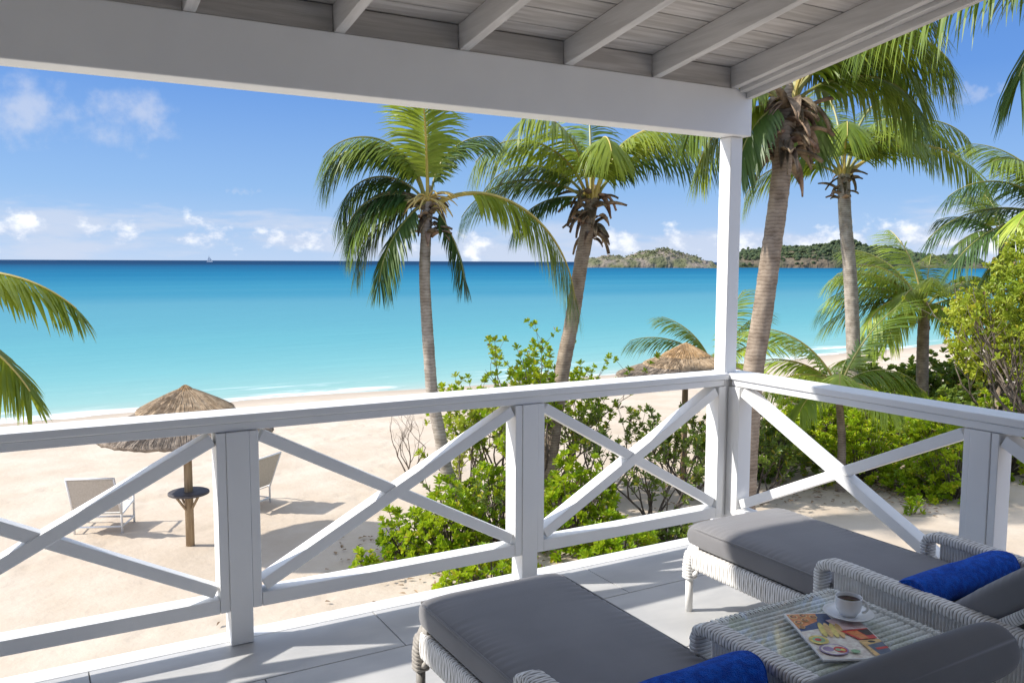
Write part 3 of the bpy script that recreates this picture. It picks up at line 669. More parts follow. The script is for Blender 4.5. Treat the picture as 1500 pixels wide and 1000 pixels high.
def towel(xa, xb, y, z, lab, seed, tilt=0):
    t = empty('rolled_towel', ((xa+xb)/2, y, z), lab, 'towel', 'rolled blue towels')
    r0, th = .010, .0155; turns = 3.4; ns = 150; prof = []
    for i in range(ns+1):
        a = 2*math.pi*turns*i/ns; prof.append((r0+th*1.03*a/(2*math.pi), a))
    R_ = prof[-1][0]+th
    sc = .072/R_
    outer = [((r+th)*sc, a) for r, a in prof]; inner = [(r*sc, a) for r, a in prof]
    loop = outer+inner[::-1]; m = len(loop); L = 44; vs = []
    for k in range(L+1):
        u = k/L; x = xa+(xb-xa)*u; yy = y+tilt*(u-.5)
        endr = 1-.10*max(0, (abs(u-.5)-.44)/.06)**2
        for (r, a) in loop:
            rr = r*endr*(1+.05*fbm((u*4, math.cos(a)*1.2+seed, math.sin(a)*1.2), 2)); c, s_ = math.cos(a+2.4), math.sin(a+2.4)
            px = x+.012*fbm((a*.8, seed, u*2), 2)*(1 if abs(u-.5) > .45 else 0)
            vs.append((px, yy+rr*c*1.12, z+.064+rr*s_*.86*(1 if s_ > 0 else .92)))
    fs = [(k*m+i, k*m+(i+1) % m, (k+1)*m+(i+1) % m, (k+1)*m+i) for k in range(L) for i in range(m)]
    h = len(outer)
    for k, rev in ((0, 1), (L, 0)):
        for i in range(h-1):
            q = (k*m+i, k*m+i+1, k*m+m-2-i, k*m+m-1-i); fs.append(q if rev else q[::-1])
    mb = MB(); mb.add(vs, fs); mb.build('terry_roll', TOWEL, t, smooth=True); return t
towel(-.875, -.28, -1.80, .418, 'rolled royal blue towel on the lounger by the right railing', 2.0, .02)
towel(-2.35, -1.785, -1.955, .424, 'rolled royal blue towel on the nearest lounger', 6.0, .02)

# side table
TX0, TX1, TY0, TY1, TZ = -1.585, -.995, -2.16, -1.575, .452
tb = empty('side_table', (-1.29, -1.87, 0), 'square white wicker side table with a glass top between the loungers', 'table')
mb = MB(); k = TX0+.02; 
y = TY1-.012
while y > TY0+.01:
    woven_tube(mb, [(TX0+.02, y, TZ-.020), (TX1-.02, y, TZ-.020)], .0085, .0065, pitch=.02, amp=.0012, n=8, weave=False); y -= .0265
sl_ = mb.build('slat_top', [WICK, WICKG], tb, smooth=True)
boxobj('under_shelf', (TX0+.02, TY0+.02, TZ-.045), (TX1-.02, TY1-.02, TZ-.033), WICK, tb, bevel=0)
mb = MB()
for a, b_ in (((TX0, TY1), (TX0, TY0)), ((TX1, TY0), (TX1, TY1)), ((TX1, TY1), (TX0, TY1)), ((TX0, TY0), (TX1, TY0))):
    woven_tube(mb, [(*a, TZ-.022), (*b_, TZ-.022)], .014, .014, n=12)
    ribbed_panel(mb, (*a, 0), (*b_, 0), .34, TZ-.03, .34, TZ-.03)
mb.build('apron', [WICK, WICKG], tb)
for x in (TX0+.015, TX1-.015):
    for y in (TY0+.015, TY1-.015):
        mb = MB(); woven_tube(mb, [(x, y, 0), (x, y, TZ-.03)], .018, .018, up=Vector((0, 1, .01)), weave=False, amp=.002); mb.build('leg', [WICK, WICKG], tb, smooth=True)
boxobj('glass_top', (TX0-.004, TY0-.004, TZ-.0075), (TX1+.004, TY1+.004, TZ), GLASS, tb, bevel=.002)

# magazine: pages, cover and its flat print
mg = empty('magazine', (-1.36, -1.85, TZ), 'food magazine lying open-side right on the glass table', 'magazine'); mg['label'] = 'glossy magazine with food pictures lying on the glass table'
O = Vector((-1.352, -1.668)); ex = Vector((.90, -.436)).normalized(); ey = Vector((-.46, -.888)).normalized(); MW, MH = .235, .335
def mpt(u, v, z): p = O+ex*(u*MW)+ey*(v*MH); return (p.x, p.y, z)
mb = MB(); z0, z1 = TZ+.0008, TZ+.0065
c = [(0, 0), (1, 0), (1, 1), (0, 1)]
mb.hexa([mpt(u, v, z0) for u, v in c[::-1]]+[mpt(u, v, z1) for u, v in c[::-1]]); mb.build('pages', PAPER, mg)
inks = [('print_cream', (.72, .62, .54)), ('print_navy', (.02, .05, .16)), ('print_orange', (.60, .20, .05)), ('print_brown', (.16, .04, .02)), ('print_tan', (.62, .40, .15)),
        ('print_red', (.55, .03, .02)), ('print_dark', (.03, .015, .015)), ('print_yellow', (.62, .50, .12)), ('print_violet', (.30, .20, .34)), ('print_green', (.25, .42, .22)), ('print_pink', (.78, .56, .54)), ('print_slate', (.08, .10, .16))]
IM = [mat(n, cc, .28, tuple(min(.9, v*1.35+.02) for v in cc), 60, 5, spec=.5) for n, cc in inks]; ID = {n: i for i, (n, _) in enumerate(inks)}
mb = MB(); lay = [0]
def poly(pts, ink): 
    lay[0] += 1; z = z1+.00012*lay[0]; mb.add([mpt(u, v, z) for u, v in pts][::-1], [tuple(range(len(pts)))], ID[ink])
def ell(cu, cv, ru, rv, ink, rot=0, n=18): poly([(cu+ru*math.cos(a)*math.cos(rot)-rv*math.sin(a)*math.sin(rot), cv+ru*math.cos(a)*math.sin(rot)*.7+rv*math.sin(a)*math.cos(rot)) for a in [2*math.pi*i/n for i in range(n)]], ink)
poly([(.02, .015), (.98, .015), (.98, .985), (.02, .985)], 'print_cream')
poly([(.03, .02), (.62, .02), (.62, .30), (.03, .42)], 'print_navy')
poly([(.03, .02), (.46, .02), (.38, .20), (.03, .36)], 'print_orange')
for (u, v, r_) in [(.10, .08, .062), (.25, .06, .058), (.38, .10, .058), (.10, .22, .062), (.22, .17, .052), (.09, .33, .045)]:
    ell(u, v, r_, r_*.8, 'print_tan'); ell(u, v, r_*.72, r_*.55, 'print_brown'); ell(u+.005, v, r_*.4, r_*.3, 'print_orange')
poly([(.50, .20), (.97, .06), (.97, .40), (.62, .42)], 'print_pink')
for k in range(4): ell(.34+.075*k, .40+.012*k, .045, .165, 'print_tan' if k % 2 else 'print_yellow', .25)
ell(.16, .62, .13, .095, 'print_yellow'); ell(.16, .62, .085, .06, 'print_green'); ell(.15, .62, .045, .03, 'print_red')
poly([(.56, .45), (.97, .40), (.97, .62), (.70, .64)], 'print_red'); poly([(.62, .47), (.80, .45), (.86, .62), (.74, .63)], 'print_orange'); poly([(.80, .44), (.97, .42), (.97, .54), (.86, .56)], 'print_dark')
poly([(.68, .66), (.98, .64), (.98, .985), (.70, .985)], 'print_tan'); poly([(.74, .76), (.98, .70), (.98, .94), (.78, .97)], 'print_slate'); ell(.84, .69, .05, .022, 'print_dark'); poly([(.80, .82), (.98, .79), (.98, .83), (.81, .86)], 'print_red')
ell(.24, .83, .19, .115, 'print_violet'); ell(.24, .83, .165, .098, 'print_cream'); ell(.17, .82, .07, .05, 'print_violet'); ell(.32, .84, .085, .062, 'print_red'); ell(.29, .84, .035, .028, 'print_green'); ell(.35, .85, .03, .028, 'print_yellow')
ell(.50, .88, .06, .035, 'print_green')
mb.build('cover_print', IM, mg)

# coffee cup on its saucer
cc_ = Vector((-1.185, -1.795)); cz = z1+.0035
sc_ = empty('saucer', (cc_.x, cc_.y, cz), 'round white china saucer resting on the magazine', 'saucer')
mb = MB(); mb.lathe([(0, 0), (.036, 0), (.040, .002), (.060, .008), (.080, .0155), (.0815, .0170), (.080, .0175), (.060, .0115), (.040, .0062), (.030, .005), (0, .005)], 48, (cc_.x, cc_.y, cz)); mb.build('dish', CHINA, sc_, smooth=True)
cu_ = empty('coffee_cup', (cc_.x, cc_.y, cz+.006), 'white china cup of black coffee standing on the saucer', 'cup')
cb = cz+.0065
mb = MB(); mb.lathe([(0, 0), (.026, 0), (.028, .003), (.030, .008), (.0385, .018), (.0415, .030), (.0430, .060), (.0432, .0625), (.0418, .0628), (.0405, .060), (.0390, .030), (.034, .016), (0, .010)], 48, (cc_.x, cc_.y, cb)); mb.build('bowl', CHINA, cu_, smooth=True)
mb = MB(); mb.lathe([(.0400, .050), (0, .0502)], 40, (cc_.x, cc_.y, cb)); mb.build('coffee', COFFEE, cu_)
mb = MB(); hd = Vector((.42, -.9)).normalized(); pts = []
for i in range(15):
    a = -1.35+2.7*i/14; rr = .020; pts.append((cc_.x+hd.x*(.040+rr*math.cos(a)*1.05), cc_.y+hd.y*(.040+rr*math.cos(a)*1.05), cb+.037+rr*math.sin(a)))
mb.tube(pts, .0042, 10); mb.build('handle', CHINA, cu_, smooth=True)

# ------------------------------------------------------------------ beach furniture
def umbrella(base, h, rad, lab, seed, table=True):
    u = empty('thatched_umbrella', base, lab, 'umbrella', 'thatched beach umbrellas'); rr = random.Random(seed)
    mb = MB(); mb.tube([(base.x, base.y, base.z-.2), (base.x, base.y, base.z+h*.55), (base.x, base.y, base.z+h-.12)], [.062, .058, .05], 14); pole = mb.build('pole', TEAK, u, smooth=True)
    if table: tiers = [('thatch_cap', .0, .125, h+.0, h-.085, THATCH2, 60), ('thatch_tier', .08, .66, h-.055, h-.33, THATCH3, 260), ('thatch_tier', .46, rad, h-.31, h-.64, THATCH, 460)]
    else: tiers = [('thatch_cap', .0, .46, h+.0, h-.24, THATCH2, 200), ('thatch_tier', .34, .80, h-.22, h-.39, THATCH3, 260), ('thatch_tier', .62, rad, h-.37, h-.60, THATCH, 460)]
    for name, r0, r1, za, zb_, m, nst in tiers:
        mb = MB(); nseg = 96; prof = []
        for k in range(9):
            t = k/8; prof.append((r0+(r1-r0)*t, za+(zb_-za)*(t**(1.15 if r1 > .2 else 1.6))))
        prof += [(r1*1.002, zb_-.05), (r1*.95, zb_-.056), (r0*.9+.001, za-.06)]
        vs = []
        for j, (r_, z) in enumerate(prof):
            for i in range(nseg):
                a = 2*math.pi*i/nseg; q = 1+.025*fbm((math.cos(a)*6, math.sin(a)*6, seed+j*.4), 3)*(1 if j > 5 else .5)
                drop = -.03*abs(fbm((math.cos(a)*14, math.sin(a)*14, seed), 3)) if j in (8, 9, 10) else 0
                vs.append((base.x+r_*q*math.cos(a), base.y+r_*q*math.sin(a), base.z+z+drop+.006*math.sin(i*2.4+j)))
        fs = [(j*nseg+i, j*nseg+(i+1) % nseg, (j+1)*nseg+(i+1) % nseg, (j+1)*nseg+i) for j in range(len(prof)-1) for i in range(nseg)]
        mb.add(vs, [f[::-1] for f in fs])
        ti = mb.build(name, m, u, smooth=True)
        mb = MB()            # single straws lying down the slope, ends ragged
        for k in range(nst*3):
            a = rr.uniform(0, 2*math.pi); t0 = rr.uniform(0, .75); t1 = min(1.04, t0+rr.uniform(.22, .5))
            if rr.random() < .35: t1 = rr.uniform(.96, 1.025); t0 = t1-rr.uniform(.2, .4)
            def P(t): return Vector((base.x+(r0+(r1-r0)*t)*math.cos(a), base.y+(r0+(r1-r0)*t)*math.sin(a), base.z+za+(zb_-za)*(max(t, 0)**(1.15 if r1 > .2 else 1.6))+.006+rr.uniform(0, .006)-(max(0, t-1)*.6)))
            p0, p1 = P(t0), P(t1); tw = Vector((-math.sin(a), math.cos(a), 0))*rr.uniform(.003, .007); a += rr.uniform(-.02, .02)
            up_ = Vector((0, 0, .006))
            mb.add([p0-tw, p0+tw, p1+tw*.6, p1-tw*.6, p0+up_, p1+up_*.6], [(0,4,5,3),(4,1,2,5)])
        tag(mb.build('straw', m, ti), kind='stuff')
    for k in range(8):
        a = 2*math.pi*k/8; mb = MB(); mb.tube([(base.x, base.y, base.z+h-.16), (base.x+rad*.95*math.cos(a), base.y+rad*.95*math.sin(a), base.z+h-.68)], .016, 6); mb.build('rib', TEAK, u)
    if table:
        mb = MB(); tz = base.z+.80; mb.lathe([(.06, -.02), (.27, -.02), (.285, -.012), (.285, .012), (.27, .02), (.06, .02)], 40, (base.x, base.y, tz)); tt = mb.build('round_table', DKTOP, u, smooth=False)
        for k in range(4):
            a = .5+k*math.pi/2; mb = MB(); mb.tube([(base.x+.055*math.cos(a), base.y+.055*math.sin(a), tz-.24), (base.x+.21*math.cos(a), base.y+.21*math.sin(a), tz-.025)], .018, 6); mb.build('bracket', TEAK, tt)
    return u
ub = on_ground(279, 800); ub.z = -2.5
umbrella(ub, 2.36, 1.19, 'thatched umbrella with a round table on its pole, between two beach chairs', 1)
ub2 = at(1003, 600, 16.2); ub2.z = -2.5
umbrella(ub2, 2.62, 1.30, 'thatched umbrella with a golden cap seen beside the corner post', 2, False)

def beach_chair(base, rz, lab):
    c = empty('beach_chair', base, lab, 'chair', 'white beach chairs'); 
    def T(x, y, z): 
        cs, sn = math.cos(rz), math.sin(rz); return (base.x+x*cs-y*sn, base.y+x*sn+y*cs, base.z+z)
    w = .35; r_ = .017
    for s in (-1, 1):
        for y0, y1, zt in ((.27, .27, .60), (-.27, -.27, .60)):
            mb = MB(); mb.tube([T(s*w, y0, -.03), T(s*w, y1, zt)], r_, 8); mb.build('leg', WMET, c, smooth=True)
        mb = MB(); mb.tube([T(s*w, -.32, .60), T(s*w, .30, .60)], .020, 8); mb.build('armrest', WMET, c, smooth=True)
        mb = MB(); mb.tube([T(s*w, .28, .36), T(s*w, -.27, .28), T(s*w*.98, -.52, .90)], r_, 8); mb.build('side_rail', WMET, c, smooth=True)
        mb = MB(); mb.tube([T(s*w, .27, .09), T(s*w, -.27, .09)], r_*.8, 8); mb.build('stretcher', WMET, c, smooth=True)
    for y0, z in ((.28, .36), (-.27, .09), (.27, .09), (-.52, .90)):
        mb = MB(); mb.tube([T(-w, y0, z), T(w, y0, z)], r_, 8); mb.build('cross_bar', WMET, c, smooth=True)
    def sheet(name, pts, th=.012):
        mb = MB(); n = len(pts); vs = []
        for (y, z) in pts: vs += [T(-w+.02, y, z), T(w-.02, y, z), T(-w+.02, y, z-th), T(w-.02, y, z-th)]
        fs = []
        for i in range(n-1): a = 4*i; fs += [(a, a+1, a+5, a+4), (a+2, a+6, a+7, a+3), (a, a+4, a+6, a+2), (a+1, a+3, a+7, a+5)]
        mb.add(vs, fs); mb.build(name, SLING, c)
    sheet('seat_sling', [(.27, .365), (.10, .325), (-.10, .295), (-.26, .30)])
    sheet('back_sling', [(-.285, .34), (-.33, .43), (-.41, .63), (-.515, .885)])
    return c
p = on_ground(154, 772); p.z = -2.5; beach_chair(p, R(-24), 'white sling beach chair left of the thatched umbrella')
p = on_ground(357, 741); p.z = -2.5; beach_chair(p, R(38), 'white sling beach chair half hidden behind the railing post')

# ------------------------------------------------------------------ palms
def unit(v): return v/ v.length if v.length > 1e-9 else v
def frond(pal, base, az, e0, length, droop, leaf, mats, seed, n=74, hang=.42, petiole=.17, wide=.038, fwd=1.0, dpow=1.25, sweep=0, fold=-.18):
    """one feather leaf: az heading (0 = camera right, 90 = away from camera), e0 start elevation, droop total bend (deg)"""
    rr = random.Random(seed); mb = MB(); K = 26; pts = []; p = Vector(base); T = []; Sd = []
    for i in range(K+1):
        s = i/K; el = max(R(-87), R(e0)-R(droop)*s**dpow); a = AZ_RIGHT+R(az+sweep*s)
        d = Vector((math.cos(el)*math.cos(a), math.cos(el)*math.sin(a), math.sin(el)))
        pts.append(p.copy()); T.append(d); Sd.append(Vector((-math.sin(a), math.cos(a), 0))); p = p+d*(length/K)
    rad = [.026*(1-.86*(i/K))*(1.5 if i < 2 else 1)*length/2.2+.003 for i in range(K+1)]
    mb.tube(pts, rad, 5, 1)
    def samp(s):
        f = s*K; i = min(K-1, int(f)); t = f-i; return pts[i].lerp(pts[i+1], t), T[i].lerp(T[i+1], t).normalized(), Sd[i]
    for i in range(n):
        s = petiole+(1-petiole)*((i+.5)/n); P, Tn, S_ = samp(min(.999, s)); Nn = unit(S_.cross(Tn))
        if Nn.z < 0 and abs(Tn.z) < .99: Nn = -Nn
        u = (s-petiole)/(1-petiole)
        ll = leaf*(.50+1.0*u-.0*u*u if u < .3 else (.8+.2*math.sin((u-.3)/.7*math.pi) if u < .75 else .97-1.6*(u-.75)))
        for sd in (-1, 1):
            if rr.random() < .035: continue
            l = ll*rr.uniform(1.0, 1.32); ang = R((64-40*u)*fwd+rr.uniform(-6, 6))
            D = unit(Tn*math.cos(ang)+S_*sd*math.sin(ang)+Nn*(fold*rr.uniform(.3, 1.7))+Vector((0, 0, -.22*hang)))
            q = P.copy(); g_ = Vector((0, 0, -1)); segs = 4; wd = wide*rr.uniform(.8, 1.15)*(1-.35*u); vs = []; h_ = hang*rr.uniform(.75, 1.25)
            wn = unit(D.cross(Nn))
            for k in range(segs+1):
                t = k/segs; w_ = wd*(.42, 1, .92, .62, .04)[k]*.5
                ws = unit(D.cross(Nn)); ws = ws if ws.length > .5 else wn
                vs += [q-ws*w_, q+ws*w_]
                D2 = unit(D+g_*h_*(.30+.55*t)*(1-.15*u)); q = q+D2*(l/segs); D = D2
            mb.add(vs, [(2*k, 2*k+1, 2*k+3, 2*k+2) for k in range(segs)], 0)
    o = mb.build('frond', mats, pal); return o
def trunk(pal, pts, r0, r1, m, flare=1.35, n=14):
    ctrl = [Vector(p) for p in pts]; out_ = []
    for i in range(len(ctrl)-1):
        a = ctrl[max(0, i-1)]; b_ = ctrl[i]; c = ctrl[i+1]; d = ctrl[min(len(ctrl)-1, i+2)]; k = max(3, int((c-b_).length/.035))
        for j in range(k):
            t = j/k; out_.append(.5*((2*b_)+(c-a)*t+(2*a-5*b_+4*c-d)*t*t+(3*b_-a-3*c+d)*t**3))
    out_.append(ctrl[-1]); K = len(out_)-1; dv = unit(ctrl[-1]-ctrl[-2])
    rad = [(r0+(r1-r0)*(i/K))*(1+(flare-1)*max(0, 1-i/K*7)**2)*(1+.045*mnoise.noise(Vector((i*.9, r0*90, 3.3)))+(.022 if i % 4 == 0 else 0))*(1+.03*fbm((i*.11, r0*50, 0), 2)) for i in range(K+1)]
    out_ += [ctrl[-1]+dv*.10, ctrl[-1]+dv*.22, ctrl[-1]+dv*.34]; rad += [r1*.92, r1*.66, r1*.25]
    mb = MB(); mb.tube(out_, rad, n); return mb.build('trunk', m, pal, smooth=True)
def husks(pal, c, n, size, rad, seed, z0=-.35, z1=.25):
    rr = random.Random(seed)
    for k in range(n):
        a = k*2.4+rr.uniform(-.4, .4); zz = c.z+z0+(z1-z0)*rr.random(); o = Vector((math.cos(a), math.sin(a), 0)); sd = Vector((-o.y, o.x, 0))
        p = Vector((c.x, c.y, zz))+o*rad*.7; l = size*rr.uniform(.6, 1.25); w = size*rr.uniform(.07, .20); up_ = rr.uniform(-.2, 1.1); mb = MB(); vs = []; D = unit(o*.75+Vector((0, 0, up_)))
        curl = rr.uniform(.25, 1.3); tw = rr.uniform(-.8, .8)
        for j in range(7):
            t = j/6; ww = w*(1.0, 1.05, .95, .8, .6, .38, .12)[j]; sdt = unit(sd+Vector((0, 0, tw*t))); nn = unit(D.cross(sdt))
            vs += [p-sdt*ww+nn*.03*size, p+nn*-.05*size, p+sdt*ww+nn*.03*size]; D = unit(D+Vector((0, 0, -curl*.42))+o*.05); p = p+D*l/6
        mb.add(vs, [(3*j, 3*j+1, 3*j+4, 3*j+3) for j in range(6)]+[(3*j+1, 3*j+2, 3*j+5, 3*j+4) for j in range(6)])
        h = mb.build('husk', SPENT, pal, smooth=True)
        sm = h.modifiers.new('thick', 'SOLIDIFY'); sm.thickness = .012
def flowers(pal, c, seed, n=30, l=.50):
    rr = random.Random(seed); mb = MB()
    for k in range(n):
        a = rr.uniform(0, 6.28); e = rr.uniform(-.1, .9); p = Vector(c); D = Vector((math.cos(a)*math.cos(e), math.sin(a)*math.cos(e), math.sin(e))); pts = [p]
        for j in range(6): p = p+D*l/6; D = unit(D+Vector((0, 0, -.28))); pts.append(p)
        mb.tube(pts, [.018, .017, .016, .015, .013, .010, .004], 5)
    mb.build('flower_stalk', FLOW, pal, smooth=True)
def palm(px_pts, D, r0, r1, lab, tm, fl, top=None, hk=(12, .3), seed=0, fl_stalk=False, base_z=-2.55, group='coconut palms'):
    """px_pts trunk positions in the photo from foot to crown, all about D metres away; fl fronds: (az, e0, len, droop, leaf, matkey, extra)"""
    pts = [at(x, y, D if not isinstance(D, (list, tuple)) else D[i]) for i, (x, y) in enumerate(px_pts)]
    if pts[0].z > base_z: pts = [Vector((pts[0].x, pts[0].y, base_z))]+pts
    else: pts[0].z = base_z
    pal = empty('palm_tree', pts[0], lab, 'palm', group)
    trunk(pal, pts, r0, r1, tm); c = pts[-1]
    if hk: husks(pal, c, hk[0], hk[1], r1*1.25, seed+50, -hk[1]*1.25, hk[1]*.45)
    if fl_stalk: flowers(pal, c+Vector((0, 0, .12)), seed+3)
    MK = {'g': [PALM, RACH], 'd': [PALMD, RACH], 'y': [PALMY, RACHY], 'l': [PALML, RACHY]}
    for i, f in enumerate(fl):
        az, e0, ln, dr, lf, mk = f[:6]; ex = f[6] if len(f) > 6 else {}
        b_ = c+Vector((0, 0, ex.get('up', .10)))+Vector((math.cos(AZ_RIGHT+R(az)), math.sin(AZ_RIGHT+R(az)), 0))*r1*.55
        frond(pal, b_, az, e0, ln, dr, lf, MK[mk], seed*31+i, **{k: v for k, v in ex.items() if k != 'up'})
    return pal
# left of centre: lean trunk, sparse crown, one long leaf arching right
palm([(697, 790), (678, 735), (655, 690), (645, 640), (634, 585), (630, 540), (624, 450), (622, 400), (624, 345), (627, 305)], 12.7, .100, .078, 'leaning coconut palm with one long leaf arching out to the right', TRUNK,
     [(178, 76, 2.15, 152, .74, 'd', dict(hang=.5, n=84)), (190, 81, 2.1, 140, .78, 'g', dict(n=84, hang=.55)), (172, 50, 1.75, 140, .72, 'd', dict(hang=.5)), (188, 22, 1.55, 114, .70, 'd', dict(hang=.5)),
      (180, -14, 1.55, 70, .66, 'd', {}), (160, 30, 1.6, 118, .70, 'd', {}), (222, -34, 1.5, 50, .60, 'd', {}), (200, 5, 1.5, 85, .66, 'g', {}), (95, 88, 2.1, 25, .72, 'g', {}), (15, 86, 1.55, 95, .55, 'd', {}), (268, 86, 2.0, 40, .7, 'y', {}),
      (3, 54, 3.15, 140, .92, 'y', dict(n=124, wide=.042, petiole=.22, hang=.75, dpow=.62, up=-.06)), (345, -52, 1.35, 34, .50, 'd', {})],
     hk=(36, .36), seed=1, fl_stalk=True)
# palm right of it
palm([(795, 745), (803, 690), (815, 600), (826, 530), (836, 480), (845, 425), (852, 380), (860, 335), (866, 300)], 14.3, .135, .112, 'coconut palm with a full yellow-green crown left of the corner post', TRUNKB,
     [(185, 30, 2.4, 92, .74, 'd', {}), (174, 52, 2.2, 120, .72, 'd', {}), (200, 66, 2.5, 122, .84, 'y', dict(n=84, hang=.6)), (225, 80, 2.3, 108, .82, 'y', dict(n=84, hang=.6)),
      (275, 74, 2.1, 128, .76, 'y', dict(n=80, hang=.6)), (90, 84, 2.4, 50, .75, 'g', {}), (320, 74, 2.3, 112, .76, 'y', dict(n=80)), (10, 58, 2.6, 98, .82, 'd', dict(hang=.7, n=84)), (355, 74, 2.5, 100, .8, 'y', dict(hang=.6)),
      (195, 8, 1.5, 72, .6, 'd', {})], hk=(44, .46), seed=2)
# thick trunk right of the post
palm([(1090, 760), (1096, 640), (1104, 540), (1117, 460), (1128, 380), (1138, 310), (1146, 240), (1153, 165)], 9.6, .125, .105, 'thick ringed palm trunk with ragged husks close behind the corner post', TRUNKB,
     [(182, 52, 2.5, 105, .80, 'd', dict(hang=0.55, n=75)), (170, 70, 2.6, 108, .80, 'g', dict(hang=0.50, n=72)), (200, 25, 1.4, 95, .62, 'y', dict(hang=0.50)), (188, -5, 1.3, 75, .60, 'y', dict(hang=0.44)), (215, -20, 1.1, 60, .5, 'd', {}),
      (20, 60, 2.3, 128, .80, 'g', dict(hang=0.55, n=78)), (5, 72, 2.3, 130, .80, 'y', dict(hang=0.55, n=78)), (345, 66, 2.1, 132, .80, 'g', dict(hang=0.55, n=78)), (40, 70, 2.5, 112, .78, 'd', dict(hang=0.50)), (320, 78, 2.0, 125, .75, 'y', dict(hang=0.50)),
      (100, 80, 2.5, 80, .75, 'g', {}), (0, 40, 1.7, 105, .70, 'g', dict(hang=0.55)), (60, 25, 1.5, 90, .65, 'd', {}), (12, 82, 3.0, 85, .85, 'd', dict(hang=0.50, n=78))], hk=(64, .46), seed=3, )
# slimmer trunk further right
palm([(1258, 640), (1252, 560), (1249, 480), (1245, 400), (1238, 320), (1236, 262)], 20.5, .175, .148, 'slim grey palm with a leaf arching towards the right edge', TRUNK,
     [(5, 42, 4.20, 105, 1.09, 'y', dict(wide=.05, n=80, hang=0.41, dpow=1.1)), (15, 60, 3.64, 112, 1.09, 'd', dict(wide=.05, hang=0.39, n=72)), (350, 66, 3.36, 118, 1.05, 'g', dict(wide=.05, hang=0.44)), (180, 50, 3.08, 118, 1.01, 'g', dict(wide=.05, hang=0.50)), (200, 70, 3.08, 125, 1.01, 'y', dict(wide=.05, hang=0.50)),
      (165, 30, 2.66, 105, 0.98, 'y', dict(wide=.05, hang=0.50)), (250, 72, 2.66, 130, 0.98, 'y', dict(wide=.05)), (290, 75, 2.66, 128, 0.98, 'g', dict(wide=.05)), (90, 80, 3.36, 70, 0.98, 'g', dict(wide=.05)), (40, 76, 3.50, 85, 1.01, 'd', dict(wide=.05)), (140, 76, 3.22, 90, 1.01, 'd', dict(wide=.05)), (315, 60, 2.38, 120, 0.92, 'g', dict(wide=.05))], hk=(24, .42), seed=4)
# bushy young palm on the right
palm([(1352, 610), (1351, 560), (1352, 500), (1354, 455)], 22.0, .16, .14, 'bushy young palm growing from the hedge beyond the right railing', TRUNKB,
     [(180, 34, 2.6, 70, .80, 'l', dict(hang=0.28, n=70)), (172, 12, 2.6, 58, .80, 'g', dict(hang=0.33, n=70)), (188, 58, 2.6, 80, .80, 'l', dict(n=70)), (195, -8, 1.9, 62, .7, 'l', dict(hang=0.44)), (215, 5, 1.9, 80, .7, 'l', dict(hang=0.50, n=65)), (150, 65, 2.5, 62, .75, 'g', {}), (110, 78, 2.4, 45, .75, 'l', {}),
      (60, 66, 2.3, 62, .75, 'g', {}), (20, 50, 2.3, 75, .75, 'g', {}), (0, 25, 2.0, 75, .7, 'd', {}), (250, 60, 1.9, 85, .7, 'l', {}), (310, 55, 2.0, 90, .7, 'g', {}), (270, 20, 1.5, 80, .65, 'l', {}), (230, 40, 2.1, 80, .7, 'y', {}), (178, 48, 2.7, 78, .85, 'l', {}), (168, 24, 2.7, 66, .85, 'g', {}), (205, 25, 2.2, 90, .8, 'l', {}), (140, 50, 2.5, 70, .8, 'l', {})], hk=(10, .35), seed=5)
# palm sapling just beyond the side railing
palm([(1232, 690), (1233, 640), (1228, 572)], 15.5, .085, .06, 'palm sapling with pale leaves just beyond the right railing', TRUNKB,
     [(176, 62, 1.95, 66, .72, 'l', dict(n=62, hang=0.25)), (190, 30, 1.5, 78, .62, 'l', dict(n=57, hang=0.33)), (165, 40, 1.8, 72, .66, 'l', dict(n=57, hang=0.33)), (12, 66, 1.9, 34, .60, 'g', dict(n=59, hang=0.17)), (355, 22, 1.6, 62, .62, 'l', dict(n=57)), (340, 42, 1.4, 88, .62, 'g', dict(n=54)), (250, 45, 1.2, 95, .58, 'l', dict(n=52)), (290, 20, 1.3, 75, .58, 'l', dict(n=52)), (60, 40, 1.4, 60, .58, 'g', dict(n=49)), (210, 5, 1.1, 65, .55, 'l', dict(n=46)), (320, 5, 1.2, 60, .55, 'l', dict(n=49))], hk=(6, .16), seed=6)
# low palm behind the far umbrella
palm([(1045, 640), (1046, 570), (1046, 540)], 19.0, .12, .10, 'low palm peeping over the umbrella by the corner post', TRUNKB,
     [(178, 42, 2.0, 62, .62, 'd', dict(n=54)), (170, 22, 1.7, 60, .6, 'd', dict(n=52)), (165, 66, 1.6, 55, .55, 'g', dict(n=46)), (15, 62, 1.7, 40, .55, 'g', dict(n=49)), (355, 40, 1.8, 60, .6, 'l', dict(n=52)), (30, 78, 1.8, 30, .55, 'g', dict(n=46)), (190, 8, 1.2, 50, .5, 'l', dict(n=41)), (340, 10, 1.4, 55, .55, 'l', dict(n=46)), (270, 50, 1.2, 80, .5, 'g', dict(n=39))], hk=None, seed=7)
